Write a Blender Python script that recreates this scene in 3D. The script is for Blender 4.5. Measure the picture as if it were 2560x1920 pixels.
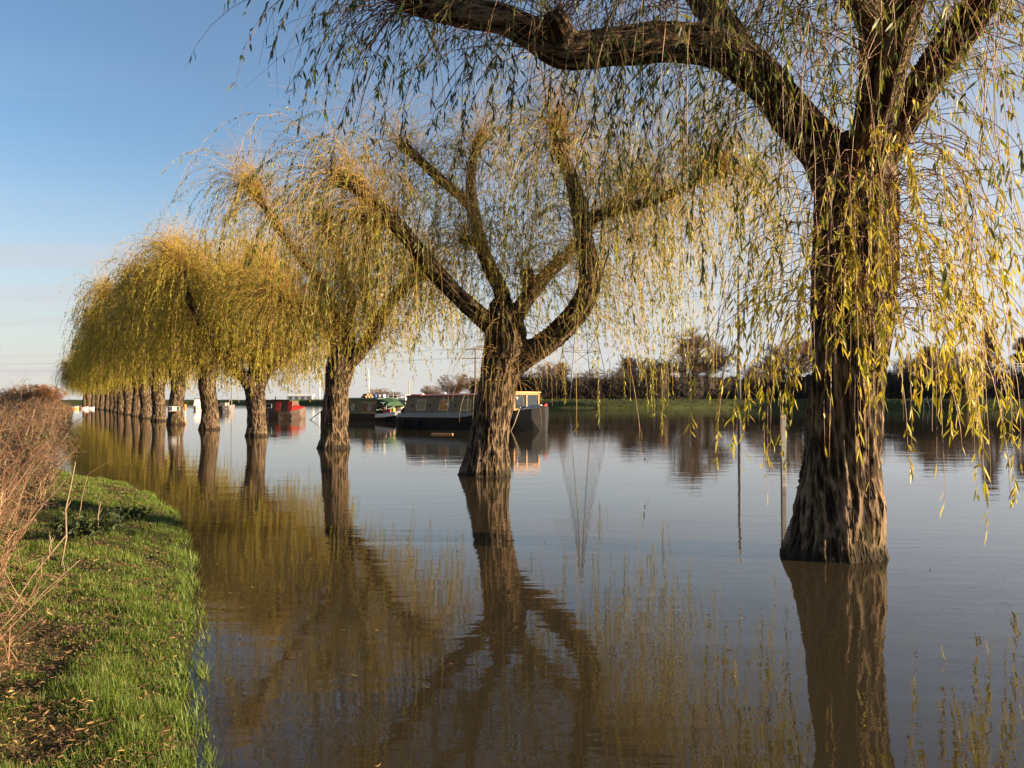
import bpy, bmesh, math, random
import numpy as np
from mathutils import Vector, Matrix

for o in list(bpy.data.objects):
    bpy.data.objects.remove(o)
S = bpy.context.scene
COL = S.collection
R = math.radians
random.seed(11)

# ------------------------------------------------------------------ camera
EYE = 1.6
TILT = math.atan(40 / 2070)
cam_d = bpy.data.cameras.new('camera')
cam_d.sensor_width = 36
cam_d.lens = 36 * 2070 / 2560
cam_d.clip_start = 0.05
cam_d.clip_end = 20000
cam = bpy.data.objects.new('camera', cam_d)
cam.location = (0, 0, EYE)
cam.rotation_euler = (math.pi / 2 + TILT, 0, 0)
COL.objects.link(cam)
S.camera = cam

# ------------------------------------------------------------------ sky, sun, exposure
SUN_EL = R(10.5)
SUN_ROT = R(104.0)            # clockwise from +Y: low sun on the right, a little behind the camera
W = bpy.data.worlds.new('World')
S.world = W
W.use_nodes = True
nt = W.node_tree
for n in list(nt.nodes):
    nt.nodes.remove(n)
def wn(t, **k):
    n = nt.nodes.new(t)
    for a, b in k.items():
        setattr(n, a, b)
    return n
sky = wn('ShaderNodeTexSky', sky_type='NISHITA')
sky.sun_disc = False
sky.sun_elevation = SUN_EL
sky.sun_rotation = SUN_ROT
sky.altitude = 0
sky.air_density = 1.0
sky.dust_density = 0.6
sky.ozone_density = 1.2
# thin high cloud: streaks projected on a layer overhead, fading in towards the horizon
tc = wn('ShaderNodeTexCoord')
sep = wn('ShaderNodeSeparateXYZ')
nt.links.new(tc.outputs['Generated'], sep.inputs[0])
zc = wn('ShaderNodeMath', operation='MAXIMUM'); zc.inputs[1].default_value = 0.02
nt.links.new(sep.outputs['Z'], zc.inputs[0])
zo = wn('ShaderNodeMath', operation='ADD'); zo.inputs[1].default_value = 0.06
nt.links.new(zc.outputs[0], zo.inputs[0])
dx = wn('ShaderNodeMath', operation='DIVIDE'); dy = wn('ShaderNodeMath', operation='DIVIDE')
nt.links.new(sep.outputs['X'], dx.inputs[0]); nt.links.new(zo.outputs[0], dx.inputs[1])
nt.links.new(sep.outputs['Y'], dy.inputs[0]); nt.links.new(zo.outputs[0], dy.inputs[1])
cmb = wn('ShaderNodeCombineXYZ')
sx = wn('ShaderNodeMath', operation='MULTIPLY'); sx.inputs[1].default_value = 0.28
nt.links.new(dx.outputs[0], sx.inputs[0])
nt.links.new(sx.outputs[0], cmb.inputs[0]); nt.links.new(dy.outputs[0], cmb.inputs[1])
nz = wn('ShaderNodeTexNoise'); nz.inputs['Scale'].default_value = 1.0
nz.inputs['Detail'].default_value = 6; nz.inputs['Roughness'].default_value = 0.55
nz.inputs['Distortion'].default_value = 0.5
nt.links.new(cmb.outputs[0], nz.inputs['Vector'])
cr = wn('ShaderNodeMapRange'); cr.inputs['From Min'].default_value = 0.50; cr.inputs['From Max'].default_value = 0.66
cr.inputs['To Max'].default_value = 0.6
nt.links.new(nz.outputs['Fac'], cr.inputs['Value'])
em = wn('ShaderNodeMapRange'); em.inputs['From Min'].default_value = 0.36; em.inputs['From Max'].default_value = 0.14
nt.links.new(sep.outputs['Z'], em.inputs['Value'])
cm = wn('ShaderNodeMath', operation='MULTIPLY')
nt.links.new(cr.outputs[0], cm.inputs[0]); nt.links.new(em.outputs[0], cm.inputs[1])
tint = wn('ShaderNodeMix', data_type='RGBA', blend_type='MULTIPLY')
tint.inputs['Factor'].default_value = 1.0
tint.inputs['B'].default_value = (0.80, 0.96, 1.16, 1)
nt.links.new(sky.outputs[0], tint.inputs['A'])
haze_mix = wn('ShaderNodeMix', data_type='RGBA')
mix = wn('ShaderNodeMix', data_type='RGBA')
mix.inputs['B'].default_value = (4.0, 3.72, 3.95, 1)
nt.links.new(cm.outputs[0], mix.inputs['Factor']); hz = wn('ShaderNodeMapRange', interpolation_type='SMOOTHSTEP'); hz.inputs['From Min'].default_value = 0.30; hz.inputs['From Max'].default_value = -0.04
hz.inputs['To Max'].default_value = 0.85
nt.links.new(sep.outputs['Z'], hz.inputs['Value'])
mixh = haze_mix; mixh.inputs['B'].default_value = (4.35, 4.15, 4.1, 1)
nt.links.new(hz.outputs[0], mixh.inputs['Factor']); nt.links.new(tint.outputs['Result'], mixh.inputs['A'])
sdot = wn('ShaderNodeVectorMath', operation='DOT_PRODUCT'); sdot.inputs[1].default_value = (math.sin(SUN_ROT), math.cos(SUN_ROT), 0)
nt.links.new(tc.outputs['Generated'], sdot.inputs[0])
saz = wn('ShaderNodeMapRange', interpolation_type='SMOOTHSTEP'); saz.inputs['From Min'].default_value = -0.75; saz.inputs['From Max'].default_value = 0.75
nt.links.new(sdot.outputs['Value'], saz.inputs['Value'])
sel = wn('ShaderNodeMapRange', interpolation_type='SMOOTHSTEP'); sel.inputs['From Min'].default_value = 0.75; sel.inputs['From Max'].default_value = 0.0
sel.inputs['To Max'].default_value = 0.85
nt.links.new(sep.outputs['Z'], sel.inputs['Value'])
sfac = wn('ShaderNodeMath', operation='MULTIPLY'); nt.links.new(saz.outputs[0], sfac.inputs[0]); nt.links.new(sel.outputs[0], sfac.inputs[1])
glow = wn('ShaderNodeMix', data_type='RGBA'); glow.inputs['B'].default_value = (4.9, 5.1, 5.5, 1)
nt.links.new(sfac.outputs[0], glow.inputs['Factor']); nt.links.new(haze_mix.outputs['Result'], glow.inputs['A'])
nt.links.new(glow.outputs['Result'], mix.inputs['A'])
bg = wn('ShaderNodeBackground'); bg.inputs['Strength'].default_value = 0.056
nt.links.new(mix.outputs['Result'], bg.inputs['Color'])
wo = wn('ShaderNodeOutputWorld'); nt.links.new(bg.outputs[0], wo.inputs[0])

sun_dir = Vector((math.sin(SUN_ROT) * math.cos(SUN_EL), math.cos(SUN_ROT) * math.cos(SUN_EL), math.sin(SUN_EL)))
sd = bpy.data.lights.new('sun', 'SUN'); sd.energy = 5.0; sd.angle = R(0.53); sd.color = (1.0, 0.80, 0.54)
so = bpy.data.objects.new('sun', sd); COL.objects.link(so)
so.rotation_euler = sun_dir.to_track_quat('Z', 'Y').to_euler()
so.location = (60, -10, 40)

S.view_settings.view_transform = 'Standard'
S.view_settings.look = 'None'
S.view_settings.gamma = 1
S.view_settings.use_curve_mapping = False
S.view_settings.exposure = 1.62
S.render.engine = 'CYCLES'
S.cycles.use_denoising = True
S.cycles.max_bounces = 6
S.cycles.diffuse_bounces = 3
S.cycles.glossy_bounces = 3
S.cycles.transmission_bounces = 3
S.cycles.transparent_max_bounces = 4

# ------------------------------------------------------------------ helpers
def pt(px, py, Y):
    """world point at distance Y seen at photograph pixel (px, py)"""
    z = EYE + Y * math.tan(math.atan((960 - py) / 2070) + TILT)
    dep = Y * math.cos(TILT) + (z - EYE) * math.sin(TILT)
    return np.array([(px - 1280) / 2070 * dep, Y, z])
K = 2560 / 2212
def pk(px, py, Y):
    return pt(px * K, py * K, Y)

_rg = np.random.default_rng(5)
_perm = np.concatenate([_rg.permutation(256)] * 3)
_grad = _rg.normal(size=(256, 3)); _grad /= np.linalg.norm(_grad, axis=1)[:, None]
def perlin(p):
    p = np.asarray(p, float)
    i = np.floor(p).astype(int); f = p - i; i &= 255
    u = f * f * f * (f * (f * 6 - 15) + 10)
    out = 0
    for a in (0, 1):
        for b in (0, 1):
            for c in (0, 1):
                h = _perm[_perm[_perm[i[:, 0] + a] + i[:, 1] + b] + i[:, 2] + c]
                g = _grad[h]
                d = (g * (f - np.array([a, b, c]))).sum(1)
                w = (u[:, 0] if a else 1 - u[:, 0]) * (u[:, 1] if b else 1 - u[:, 1]) * (u[:, 2] if c else 1 - u[:, 2])
                out = out + w * d
    return out * 1.6

def np_mesh(name, V, faces, attrs=None, smooth=True):
    """faces: list of int arrays (n,3) or (n,4)"""
    me = bpy.data.meshes.new(name)
    V = np.ascontiguousarray(V, np.float32)
    faces = [np.ascontiguousarray(f, np.int32) for f in faces if len(f)]
    me.vertices.add(len(V)); me.vertices.foreach_set('co', V.ravel())
    nl = sum(f.size for f in faces); npoly = sum(len(f) for f in faces)
    me.loops.add(nl); me.polygons.add(npoly)
    me.loops.foreach_set('vertex_index', np.concatenate([f.ravel() for f in faces]))
    starts = []; off = 0
    for f in faces:
        k = f.shape[1]
        starts.append(off + np.arange(len(f), dtype=np.int32) * k); off += f.size
    me.polygons.foreach_set('loop_start', np.concatenate(starts).astype(np.int32))
    if smooth:
        me.polygons.foreach_set('use_smooth', np.ones(npoly, bool))
    me.update(calc_edges=True)
    for k, a in (attrs or {}).items():
        a = np.asarray(a, np.float32)
        if a.ndim == 1:
            at = me.attributes.new(k, 'FLOAT', 'POINT'); at.data.foreach_set('value', a)
        else:
            at = me.attributes.new(k, 'FLOAT_VECTOR', 'POINT'); at.data.foreach_set('vector', a.ravel())
    return me

def link(name, me, mat=None, parent=None, loc=None, rot=None, scale=None, **props):
    o = bpy.data.objects.new(name, me)
    COL.objects.link(o)
    if mat is not None and me is not None and len(me.materials) == 0:
        me.materials.append(mat)
    if parent is not None: o.parent = parent
    if loc is not None: o.location = loc
    if rot is not None: o.rotation_euler = rot
    if scale is not None: o.scale = scale
    for k, v in props.items(): o[k] = v
    return o

def thing(name, label, cat, loc=(0, 0, 0), rz=0, group=None):
    o = bpy.data.objects.new(name, None); COL.objects.link(o)
    o.location = loc; o.rotation_euler = (0, 0, rz)
    o['label'] = label; o['category'] = cat
    if group: o['group'] = group
    return o

def norm(a):
    return a / np.maximum(np.linalg.norm(a, axis=-1, keepdims=True), 1e-9)

def tubes(P, Rad, sides=3, rng=None):
    """P (N,S,3), Rad (N,S): N tubes in one array; returns V, quads"""
    N, Sg, _ = P.shape
    T = np.empty_like(P)
    T[:, 1:-1] = P[:, 2:] - P[:, :-2]; T[:, 0] = P[:, 1] - P[:, 0]; T[:, -1] = P[:, -1] - P[:, -2]
    T = norm(T + 1e-7)
    ref = np.zeros((N, 1, 3)); ref[:, 0, :] = np.array([0.31, 0.87, 0.21])
    U = norm(np.cross(T, ref)); Wv = np.cross(T, U)
    a = np.arange(sides) * 2 * np.pi / sides
    V = P[:, :, None, :] + Rad[:, :, None, None] * (np.cos(a)[None, None, :, None] * U[:, :, None, :] + np.sin(a)[None, None, :, None] * Wv[:, :, None, :])
    n = np.arange(N)[:, None, None] * Sg * sides; s = np.arange(Sg - 1)[None, :, None] * sides
    k = np.arange(sides)[None, None, :]; k2 = (k + 1) % sides
    q = np.stack([n + s + k, n + s + k2, n + s + sides + k2, n + s + sides + k], -1).reshape(-1, 4)
    return V.reshape(-1, 3), q

class MB:
    """plain bmesh collector for built parts"""
    def __init__(s): s.bm = bmesh.new()
    def box(s, x0, x1, y0, y1, z0, z1, M=None, bev=0.0):
        r = bmesh.ops.create_cube(s.bm, size=1)
        vs = r['verts']
        for v in vs:
            v.co = Vector(((x0 + x1) / 2 + v.co.x * (x1 - x0), (y0 + y1) / 2 + v.co.y * (y1 - y0), (z0 + z1) / 2 + v.co.z * (z1 - z0)))
        if bev:
            es = list({e for v in vs for e in v.link_edges})
            rr = bmesh.ops.bevel(s.bm, geom=es, offset=bev, segments=2, affect='EDGES', profile=0.5)
            vs = list({v for f in rr['faces'] for v in f.verts} | {v for v in vs if v.is_valid})
        if M is not None:
            for v in vs: v.co = M @ v.co
        return s
    def tube(s, pts, rad, sides=8, cap=True):
        pts = [Vector(p) for p in pts]
        if not hasattr(rad, '__len__'): rad = [rad] * len(pts)
        rings = []
        for i, p in enumerate(pts):
            t = (pts[min(i + 1, len(pts) - 1)] - pts[max(i - 1, 0)]).normalized()
            u = t.cross(Vector((0.3, 0.2, 0.93)) if abs(t.z) < 0.9 else Vector((1, 0.1, 0))).normalized(); w = t.cross(u)
            rings.append([s.bm.verts.new(p + rad[i] * (math.cos(2 * math.pi * k / sides) * u + math.sin(2 * math.pi * k / sides) * w)) for k in range(sides)])
        for a, b in zip(rings, rings[1:]):
            for k in range(sides):
                s.bm.faces.new((a[k], a[(k + 1) % sides], b[(k + 1) % sides], b[k]))
        if cap:
            s.bm.faces.new(rings[0][::-1]); s.bm.faces.new(rings[-1])
        return s
    def ball(s, c, r, sc=(1, 1, 1), u=12, v=8):
        rr = bmesh.ops.create_uvsphere(s.bm, u_segments=u, v_segments=v, radius=r)
        for q in rr['verts']: q.co = Vector(c) + Vector((q.co.x * sc[0], q.co.y * sc[1], q.co.z * sc[2]))
        return s
    def loft(s, secs, close_ends=True):
        rings = [[s.bm.verts.new(p) for p in sec] for sec in secs]
        n = len(rings[0])
        for a, b in zip(rings, rings[1:]):
            for k in range(n):
                s.bm.faces.new((a[k], a[(k + 1) % n], b[(k + 1) % n], b[k]))
        if close_ends:
            s.bm.faces.new(rings[0][::-1]); s.bm.faces.new(rings[-1])
        return s
    def poly(s, pts):
        s.bm.faces.new([s.bm.verts.new(p) for p in pts]); return s
    def done(s, name, mat, parent=None, smooth=False, **props):
        bmesh.ops.remove_doubles(s.bm, verts=s.bm.verts, dist=1e-5)
        bmesh.ops.recalc_face_normals(s.bm, faces=s.bm.faces)
        me = bpy.data.meshes.new(name); s.bm.to_mesh(me); s.bm.free()
        if smooth:
            me.polygons.foreach_set('use_smooth', np.ones(len(me.polygons), bool))
        return link(name, me, mat, parent, **props)

# ------------------------------------------------------------------ materials
def new_mat(name):
    m = bpy.data.materials.new(name); m.use_nodes = True
    t = m.node_tree
    b = t.nodes['Principled BSDF']
    return m, t, b
def tn(t, ty, **k):
    n = t.nodes.new(ty)
    for a, b in k.items(): setattr(n, a, b)
    return n
def ramp(t, src, stops):
    r = tn(t, 'ShaderNodeValToRGB')
    while len(r.color_ramp.elements) < len(stops): r.color_ramp.elements.new(0.5)
    for e, (p, c) in zip(r.color_ramp.elements, stops):
        e.position = p; e.color = (*c, 1)
    t.links.new(src, r.inputs[0])
    return r.outputs[0]
def noise(t, vec, scale, detail=4, rough=0.55, dist=0.0):
    n = tn(t, 'ShaderNodeTexNoise'); n.inputs['Scale'].default_value = scale
    n.inputs['Detail'].default_value = detail; n.inputs['Roughness'].default_value = rough
    n.inputs['Distortion'].default_value = dist
    if vec is not None: t.links.new(vec, n.inputs['Vector'])
    return n
def plain(name, col, rough=0.6, var=0.25, scale=6.0, metal=0.0, grime=None, bump=0.0, spec=0.4):
    """painted / weathered surface: colour broken up by object-space noise"""
    m, t, b = new_mat(name)
    tcn = tn(t, 'ShaderNodeTexCoord')
    n = noise(t, tcn.outputs['Object'], scale, 5, 0.6)
    lo = tuple(max(0, c * (1 - var)) for c in col); hi = tuple(min(1, c * (1 + var * 0.6)) for c in col)
    c = ramp(t, n.outputs['Fac'], [(0.3, grime or lo), (0.5, col), (0.72, hi)])
    t.links.new(c, b.inputs['Base Color'])
    b.inputs['Roughness'].default_value = rough; b.inputs['Metallic'].default_value = metal
    b.inputs['Specular IOR Level'].default_value = spec
    if bump:
        bp = tn(t, 'ShaderNodeBump'); bp.inputs['Strength'].default_value = bump; bp.inputs['Distance'].default_value = 0.01
        n2 = noise(t, tcn.outputs['Object'], scale * 6, 4)
        t.links.new(n2.outputs['Fac'], bp.inputs['Height']); t.links.new(bp.outputs[0], b.inputs['Normal'])
    return m
def leafmat(name, stops, trans=0.35, rough=0.45):
    m, t, b = new_mat(name)
    a = tn(t, 'ShaderNodeAttribute'); a.attribute_name = 'tint'
    c = ramp(t, a.outputs['Fac'], stops)
    t.links.new(c, b.inputs['Base Color']); b.inputs['Roughness'].default_value = rough
    b.inputs['Specular IOR Level'].default_value = 0.35
    if trans:
        tr = tn(t, 'ShaderNodeBsdfTranslucent'); t.links.new(c, tr.inputs['Color'])
        mx = tn(t, 'ShaderNodeMixShader'); mx.inputs[0].default_value = trans
        out = t.nodes['Material Output']
        t.links.new(b.outputs[0], mx.inputs[1]); t.links.new(tr.outputs[0], mx.inputs[2]); t.links.new(mx.outputs[0], out.inputs[0])
    return m

# bark: 'ridge' (0 crevice .. 1 ridge) and 'barkco' (coordinates wrapped round the limb) come from the mesh
def bark_mat(name, crev, mid, top, moss):
    m, t, b = new_mat(name)
    a = tn(t, 'ShaderNodeAttribute'); a.attribute_name = 'ridge'
    co = tn(t, 'ShaderNodeAttribute'); co.attribute_name = 'barkco'
    wob = noise(t, co.outputs['Vector'], 9, 3, 0.6)
    wv = tn(t, 'ShaderNodeVectorMath', operation='MULTIPLY_ADD'); wv.inputs[1].default_value = (0.07, 0.07, 0.07)
    t.links.new(wob.outputs['Color'], wv.inputs[0]); t.links.new(co.outputs['Vector'], wv.inputs[2])
    def veins(scale, width):
        v = tn(t, 'ShaderNodeTexVoronoi', feature='DISTANCE_TO_EDGE'); v.inputs['Scale'].default_value = scale
        t.links.new(wv.outputs[0], v.inputs['Vector'])
        r = tn(t, 'ShaderNodeMapRange', interpolation_type='SMOOTHSTEP'); r.inputs['From Min'].default_value = 0.0; r.inputs['From Max'].default_value = width
        r.inputs['To Min'].default_value = 1.0; r.inputs['To Max'].default_value = 0.0
        t.links.new(v.outputs['Distance'], r.inputs['Value']); return r.outputs[0]
    v1 = veins(11, 0.30); v2 = veins(24, 0.34)
    fine = noise(t, co.outputs['Vector'], 60, 5, 0.7)
    def madd(x, k, y):
        m_ = tn(t, 'ShaderNodeMath', operation='MULTIPLY_ADD'); m_.inputs[1].default_value = k
        t.links.new(x, m_.inputs[0])
        if isinstance(y, float): m_.inputs[2].default_value = y
        else: t.links.new(y, m_.inputs[2])
        return m_.outputs[0]
    hgt = madd(v1, 1.0, madd(v2, 0.5, madd(fine.outputs['Fac'], 0.45, -0.22)))
    class _O: pass
    n = _O(); n.outputs = [hgt]
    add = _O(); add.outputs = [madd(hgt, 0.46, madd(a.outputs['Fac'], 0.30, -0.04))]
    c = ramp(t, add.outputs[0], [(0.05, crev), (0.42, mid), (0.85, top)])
    tcn = tn(t, 'ShaderNodeTexCoord')
    n2 = noise(t, tcn.outputs['Object'], 1.6, 4, 0.6)
    mr = tn(t, 'ShaderNodeMapRange'); mr.inputs['From Min'].default_value = 0.52; mr.inputs['From Max'].default_value = 0.72; mr.inputs['To Max'].default_value = 0.55
    t.links.new(n2.outputs['Fac'], mr.inputs['Value'])
    mx = tn(t, 'ShaderNodeMix', data_type='RGBA'); mx.inputs['B'].default_value = (*moss, 1)
    t.links.new(mr.outputs[0], mx.inputs['Factor']); t.links.new(c, mx.inputs['A'])
    # soaked band just above the flood
    sz = tn(t, 'ShaderNodeSeparateXYZ'); t.links.new(tcn.outputs['Object'], sz.inputs[0])
    wz = tn(t, 'ShaderNodeMath', operation='MULTIPLY_ADD'); wz.inputs[1].default_value = -0.22
    t.links.new(n2.outputs['Fac'], wz.inputs[0]); t.links.new(sz.outputs['Z'], wz.inputs[2])
    wr = tn(t, 'ShaderNodeMapRange'); wr.inputs['From Min'].default_value = 0.02; wr.inputs['From Max'].default_value = -0.05; wr.inputs['To Max'].default_value = 0.75
    t.links.new(wz.outputs[0], wr.inputs['Value'])
    wm = tn(t, 'ShaderNodeMix', data_type='RGBA'); wm.inputs['B'].default_value = (0.018, 0.014, 0.009, 1)
    t.links.new(wr.outputs[0], wm.inputs['Factor']); t.links.new(mx.outputs['Result'], wm.inputs['A'])
    t.links.new(wm.outputs['Result'], b.inputs['Base Color'])
    b.inputs['Roughness'].default_value = 0.9; b.inputs['Specular IOR Level'].default_value = 0.15
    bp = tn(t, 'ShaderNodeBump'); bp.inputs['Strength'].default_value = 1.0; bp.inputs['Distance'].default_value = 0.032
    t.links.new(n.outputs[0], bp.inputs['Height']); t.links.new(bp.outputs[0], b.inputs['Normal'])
    return m
M_BARK = bark_mat('willow bark', (0.008, 0.005, 0.003), (0.046, 0.029, 0.017), (0.25, 0.168, 0.10), (0.062, 0.052, 0.016))

M_LEAF_NEAR = leafmat('willow leaf near', [(0.0, (0.035, 0.055, 0.018)), (0.35, (0.12, 0.14, 0.025)), (0.62, (0.33, 0.31, 0.03)), (0.82, (0.55, 0.46, 0.035)), (1.0, (0.62, 0.42, 0.04))], 0.42)
M_LEAF_FAR = leafmat('willow leaf far', [(0.0, (0.11, 0.11, 0.016)), (0.4, (0.27, 0.24, 0.024)), (0.75, (0.46, 0.365, 0.032)), (1.0, (0.60, 0.43, 0.05))], 0.48)
M_TWIG = leafmat('willow twig', [(0.0, (0.13, 0.08, 0.028)), (0.5, (0.38, 0.225, 0.048)), (1.0, (0.54, 0.335, 0.08))], 0.0, 0.55)
M_TWIG_NEAR = leafmat('reddish willow twig', [(0.0, (0.07, 0.04, 0.025)), (0.5, (0.20, 0.10, 0.045)), (1.0, (0.36, 0.20, 0.08))], 0.0, 0.5)

# ------------------------------------------------------------------ water and ground
def shore_x(y):
    ys = [-6, 0, 3.6, 4.5, 5.34, 6.56, 8.5, 10.75, 13.9, 15.8, 17.25, 21, 33, 82, 155, 200, 330, 345]
    xs = [2.6, 0.15, -1.37, -1.75, -2.1, -2.55, -3.4, -4.36, -6.1, -7.55, -9.2, -12.0, -17.6, -43.5, -82, -107, -177, -186]
    y = np.asarray(y, float)
    w = 0.10 * perlin(np.stack([y.ravel() * 1.1, y.ravel() * 0 + 3.3, y.ravel() * 0], 1)).reshape(y.shape)
    w = w + 0.05 * perlin(np.stack([y.ravel() * 3.7, y.ravel() * 0 + 9.3, y.ravel() * 0], 1)).reshape(y.shape)
    return np.interp(y, ys, xs) + w
def bank_z(x, y):
    x = np.asarray(x, float); y = np.asarray(y, float)
    d = (shore_x(y) - x) * 0.85
    z = np.where(d > 0, 0.55 * (1 - np.exp(-np.maximum(d, 0) / 3.2)) + 0.01, 0.16 * d)
    q = np.stack([x.ravel() * 1.7, y.ravel() * 1.7, x.ravel() * 0], 1)
    b = 0.06 * perlin(q) + 0.038 * perlin(q * 2.7)
    z = z + b.reshape(x.shape) * np.clip((d + 0.15) / 0.6, 0, 1)
    return np.clip(z, -0.9, None)

def build_water():
    m, t, b = new_mat('flood water')
    g = tn(t, 'ShaderNodeNewGeometry')
    mp = tn(t, 'ShaderNodeMapping'); mp.inputs['Scale'].default_value = (0.32, 1.0, 1.0); mp.inputs['Rotation'].default_value = (0, 0, R(-6))
    t.links.new(g.outputs['Position'], mp.inputs['Vector'])
    n1 = noise(t, mp.outputs[0], 5.5, 3, 0.5, 0.3)
    n2 = noise(t, mp.outputs[0], 1.3, 2, 0.5, 0.4)
    patch = noise(t, mp.outputs[0], 0.11, 3, 0.6, 0.5)
    mr = tn(t, 'ShaderNodeMapRange'); mr.inputs['From Min'].default_value = 0.38; mr.inputs['From Max'].default_value = 0.66
    mr.inputs['To Min'].default_value = 0.35; mr.inputs['To Max'].default_value = 1.15
    t.links.new(patch.outputs['Fac'], mr.inputs['Value'])
    a = tn(t, 'ShaderNodeMath', operation='MULTIPLY'); a.inputs[1].default_value = 0.0024
    t.links.new(n1.outputs['Fac'], a.inputs[0])
    a2 = tn(t, 'ShaderNodeMath', operation='MULTIPLY'); t.links.new(a.outputs[0], a2.inputs[0]); t.links.new(mr.outputs[0], a2.inputs[1])
    c = tn(t, 'ShaderNodeMath', operation='MULTIPLY_ADD'); c.inputs[1].default_value = 0.0042
    t.links.new(n2.outputs['Fac'], c.inputs[0]); t.links.new(a2.outputs[0], c.inputs[2])
    bp = tn(t, 'ShaderNodeBump'); bp.inputs['Strength'].default_value = 1.0; bp.inputs['Distance'].default_value = 1.0
    t.links.new(c.outputs[0], bp.inputs['Height']); t.links.new(bp.outputs[0], b.inputs['Normal'])
    b.inputs['Base Color'].default_value = (0.042, 0.031, 0.017, 1)
    b.inputs['Roughness'].default_value = 0.02
    b.inputs['IOR'].default_value = 1.34
    V = np.array([[-4000, -300, 0], [4000, -300, 0], [4000, 5000, 0], [-4000, 5000, 0]], float)
    link('water', np_mesh('water', V, [np.array([[0, 1, 2, 3]])], smooth=False), m, kind='structure')
build_water()

def grass_ground_mat(name, a, b_, c_):
    m, t, b = new_mat(name)
    g = tn(t, 'ShaderNodeNewGeometry')
    n = noise(t, g.outputs['Position'], 2.2, 6, 0.65); n2 = noise(t, g.outputs['Position'], 40, 3, 0.6)
    mm = tn(t, 'ShaderNodeMath', operation='MULTIPLY_ADD'); mm.inputs[1].default_value = 0.5
    t.links.new(n2.outputs['Fac'], mm.inputs[0]); 
    hh = tn(t, 'ShaderNodeMath', operation='MULTIPLY'); hh.inputs[1].default_value = 0.5
    t.links.new(n.outputs['Fac'], hh.inputs[0]); t.links.new(hh.outputs[0], mm.inputs[2])
    t.links.new(ramp(t, mm.outputs[0], [(0.36, a), (0.5, b_), (0.64, c_)]), b.inputs['Base Color'])
    b.inputs['Roughness'].default_value = 0.95; b.inputs['Specular IOR Level'].default_value = 0.1
    bp = tn(t, 'ShaderNodeBump'); bp.inputs['Distance'].default_value = 0.03; bp.inputs['Strength'].default_value = 0.9
    t.links.new(mm.outputs[0], bp.inputs['Height']); t.links.new(bp.outputs[0], b.inputs['Normal'])
    return m
M_BANK = grass_ground_mat('bank soil', (0.030, 0.024, 0.013), (0.065, 0.058, 0.024), (0.11, 0.075, 0.042))
M_FARBANK = grass_ground_mat('far bank turf', (0.035, 0.036, 0.014), (0.06, 0.068, 0.022), (0.10, 0.095, 0.035))

def build_bank():
    ys = np.concatenate([np.arange(-6, 1, 0.5), np.arange(1, 20, 0.12), np.geomspace(20, 345, 60)])
    ds = np.concatenate([[-5, -3, -2], np.arange(-1.4, 7, 0.12), [7.5, 8.5, 10, 13, 18, 26, 40, 80, 200, 800, 3000]])
    Y, D = np.meshgrid(ys, ds, indexing='ij')
    X = shore_x(Y) - D
    Z = bank_z(X, Y)
    n, k = Y.shape
    idx = np.arange(n * k).reshape(n, k)
    q = np.stack([idx[:-1, :-1], idx[1:, :-1], idx[1:, 1:], idx[:-1, 1:]], -1).reshape(-1, 4)
    o = link('river_bank', np_mesh('river_bank', np.stack([X, Y, Z], -1).reshape(-1, 3), [q]), M_BANK, kind='structure')
    return o
BANK = build_bank()

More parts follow.
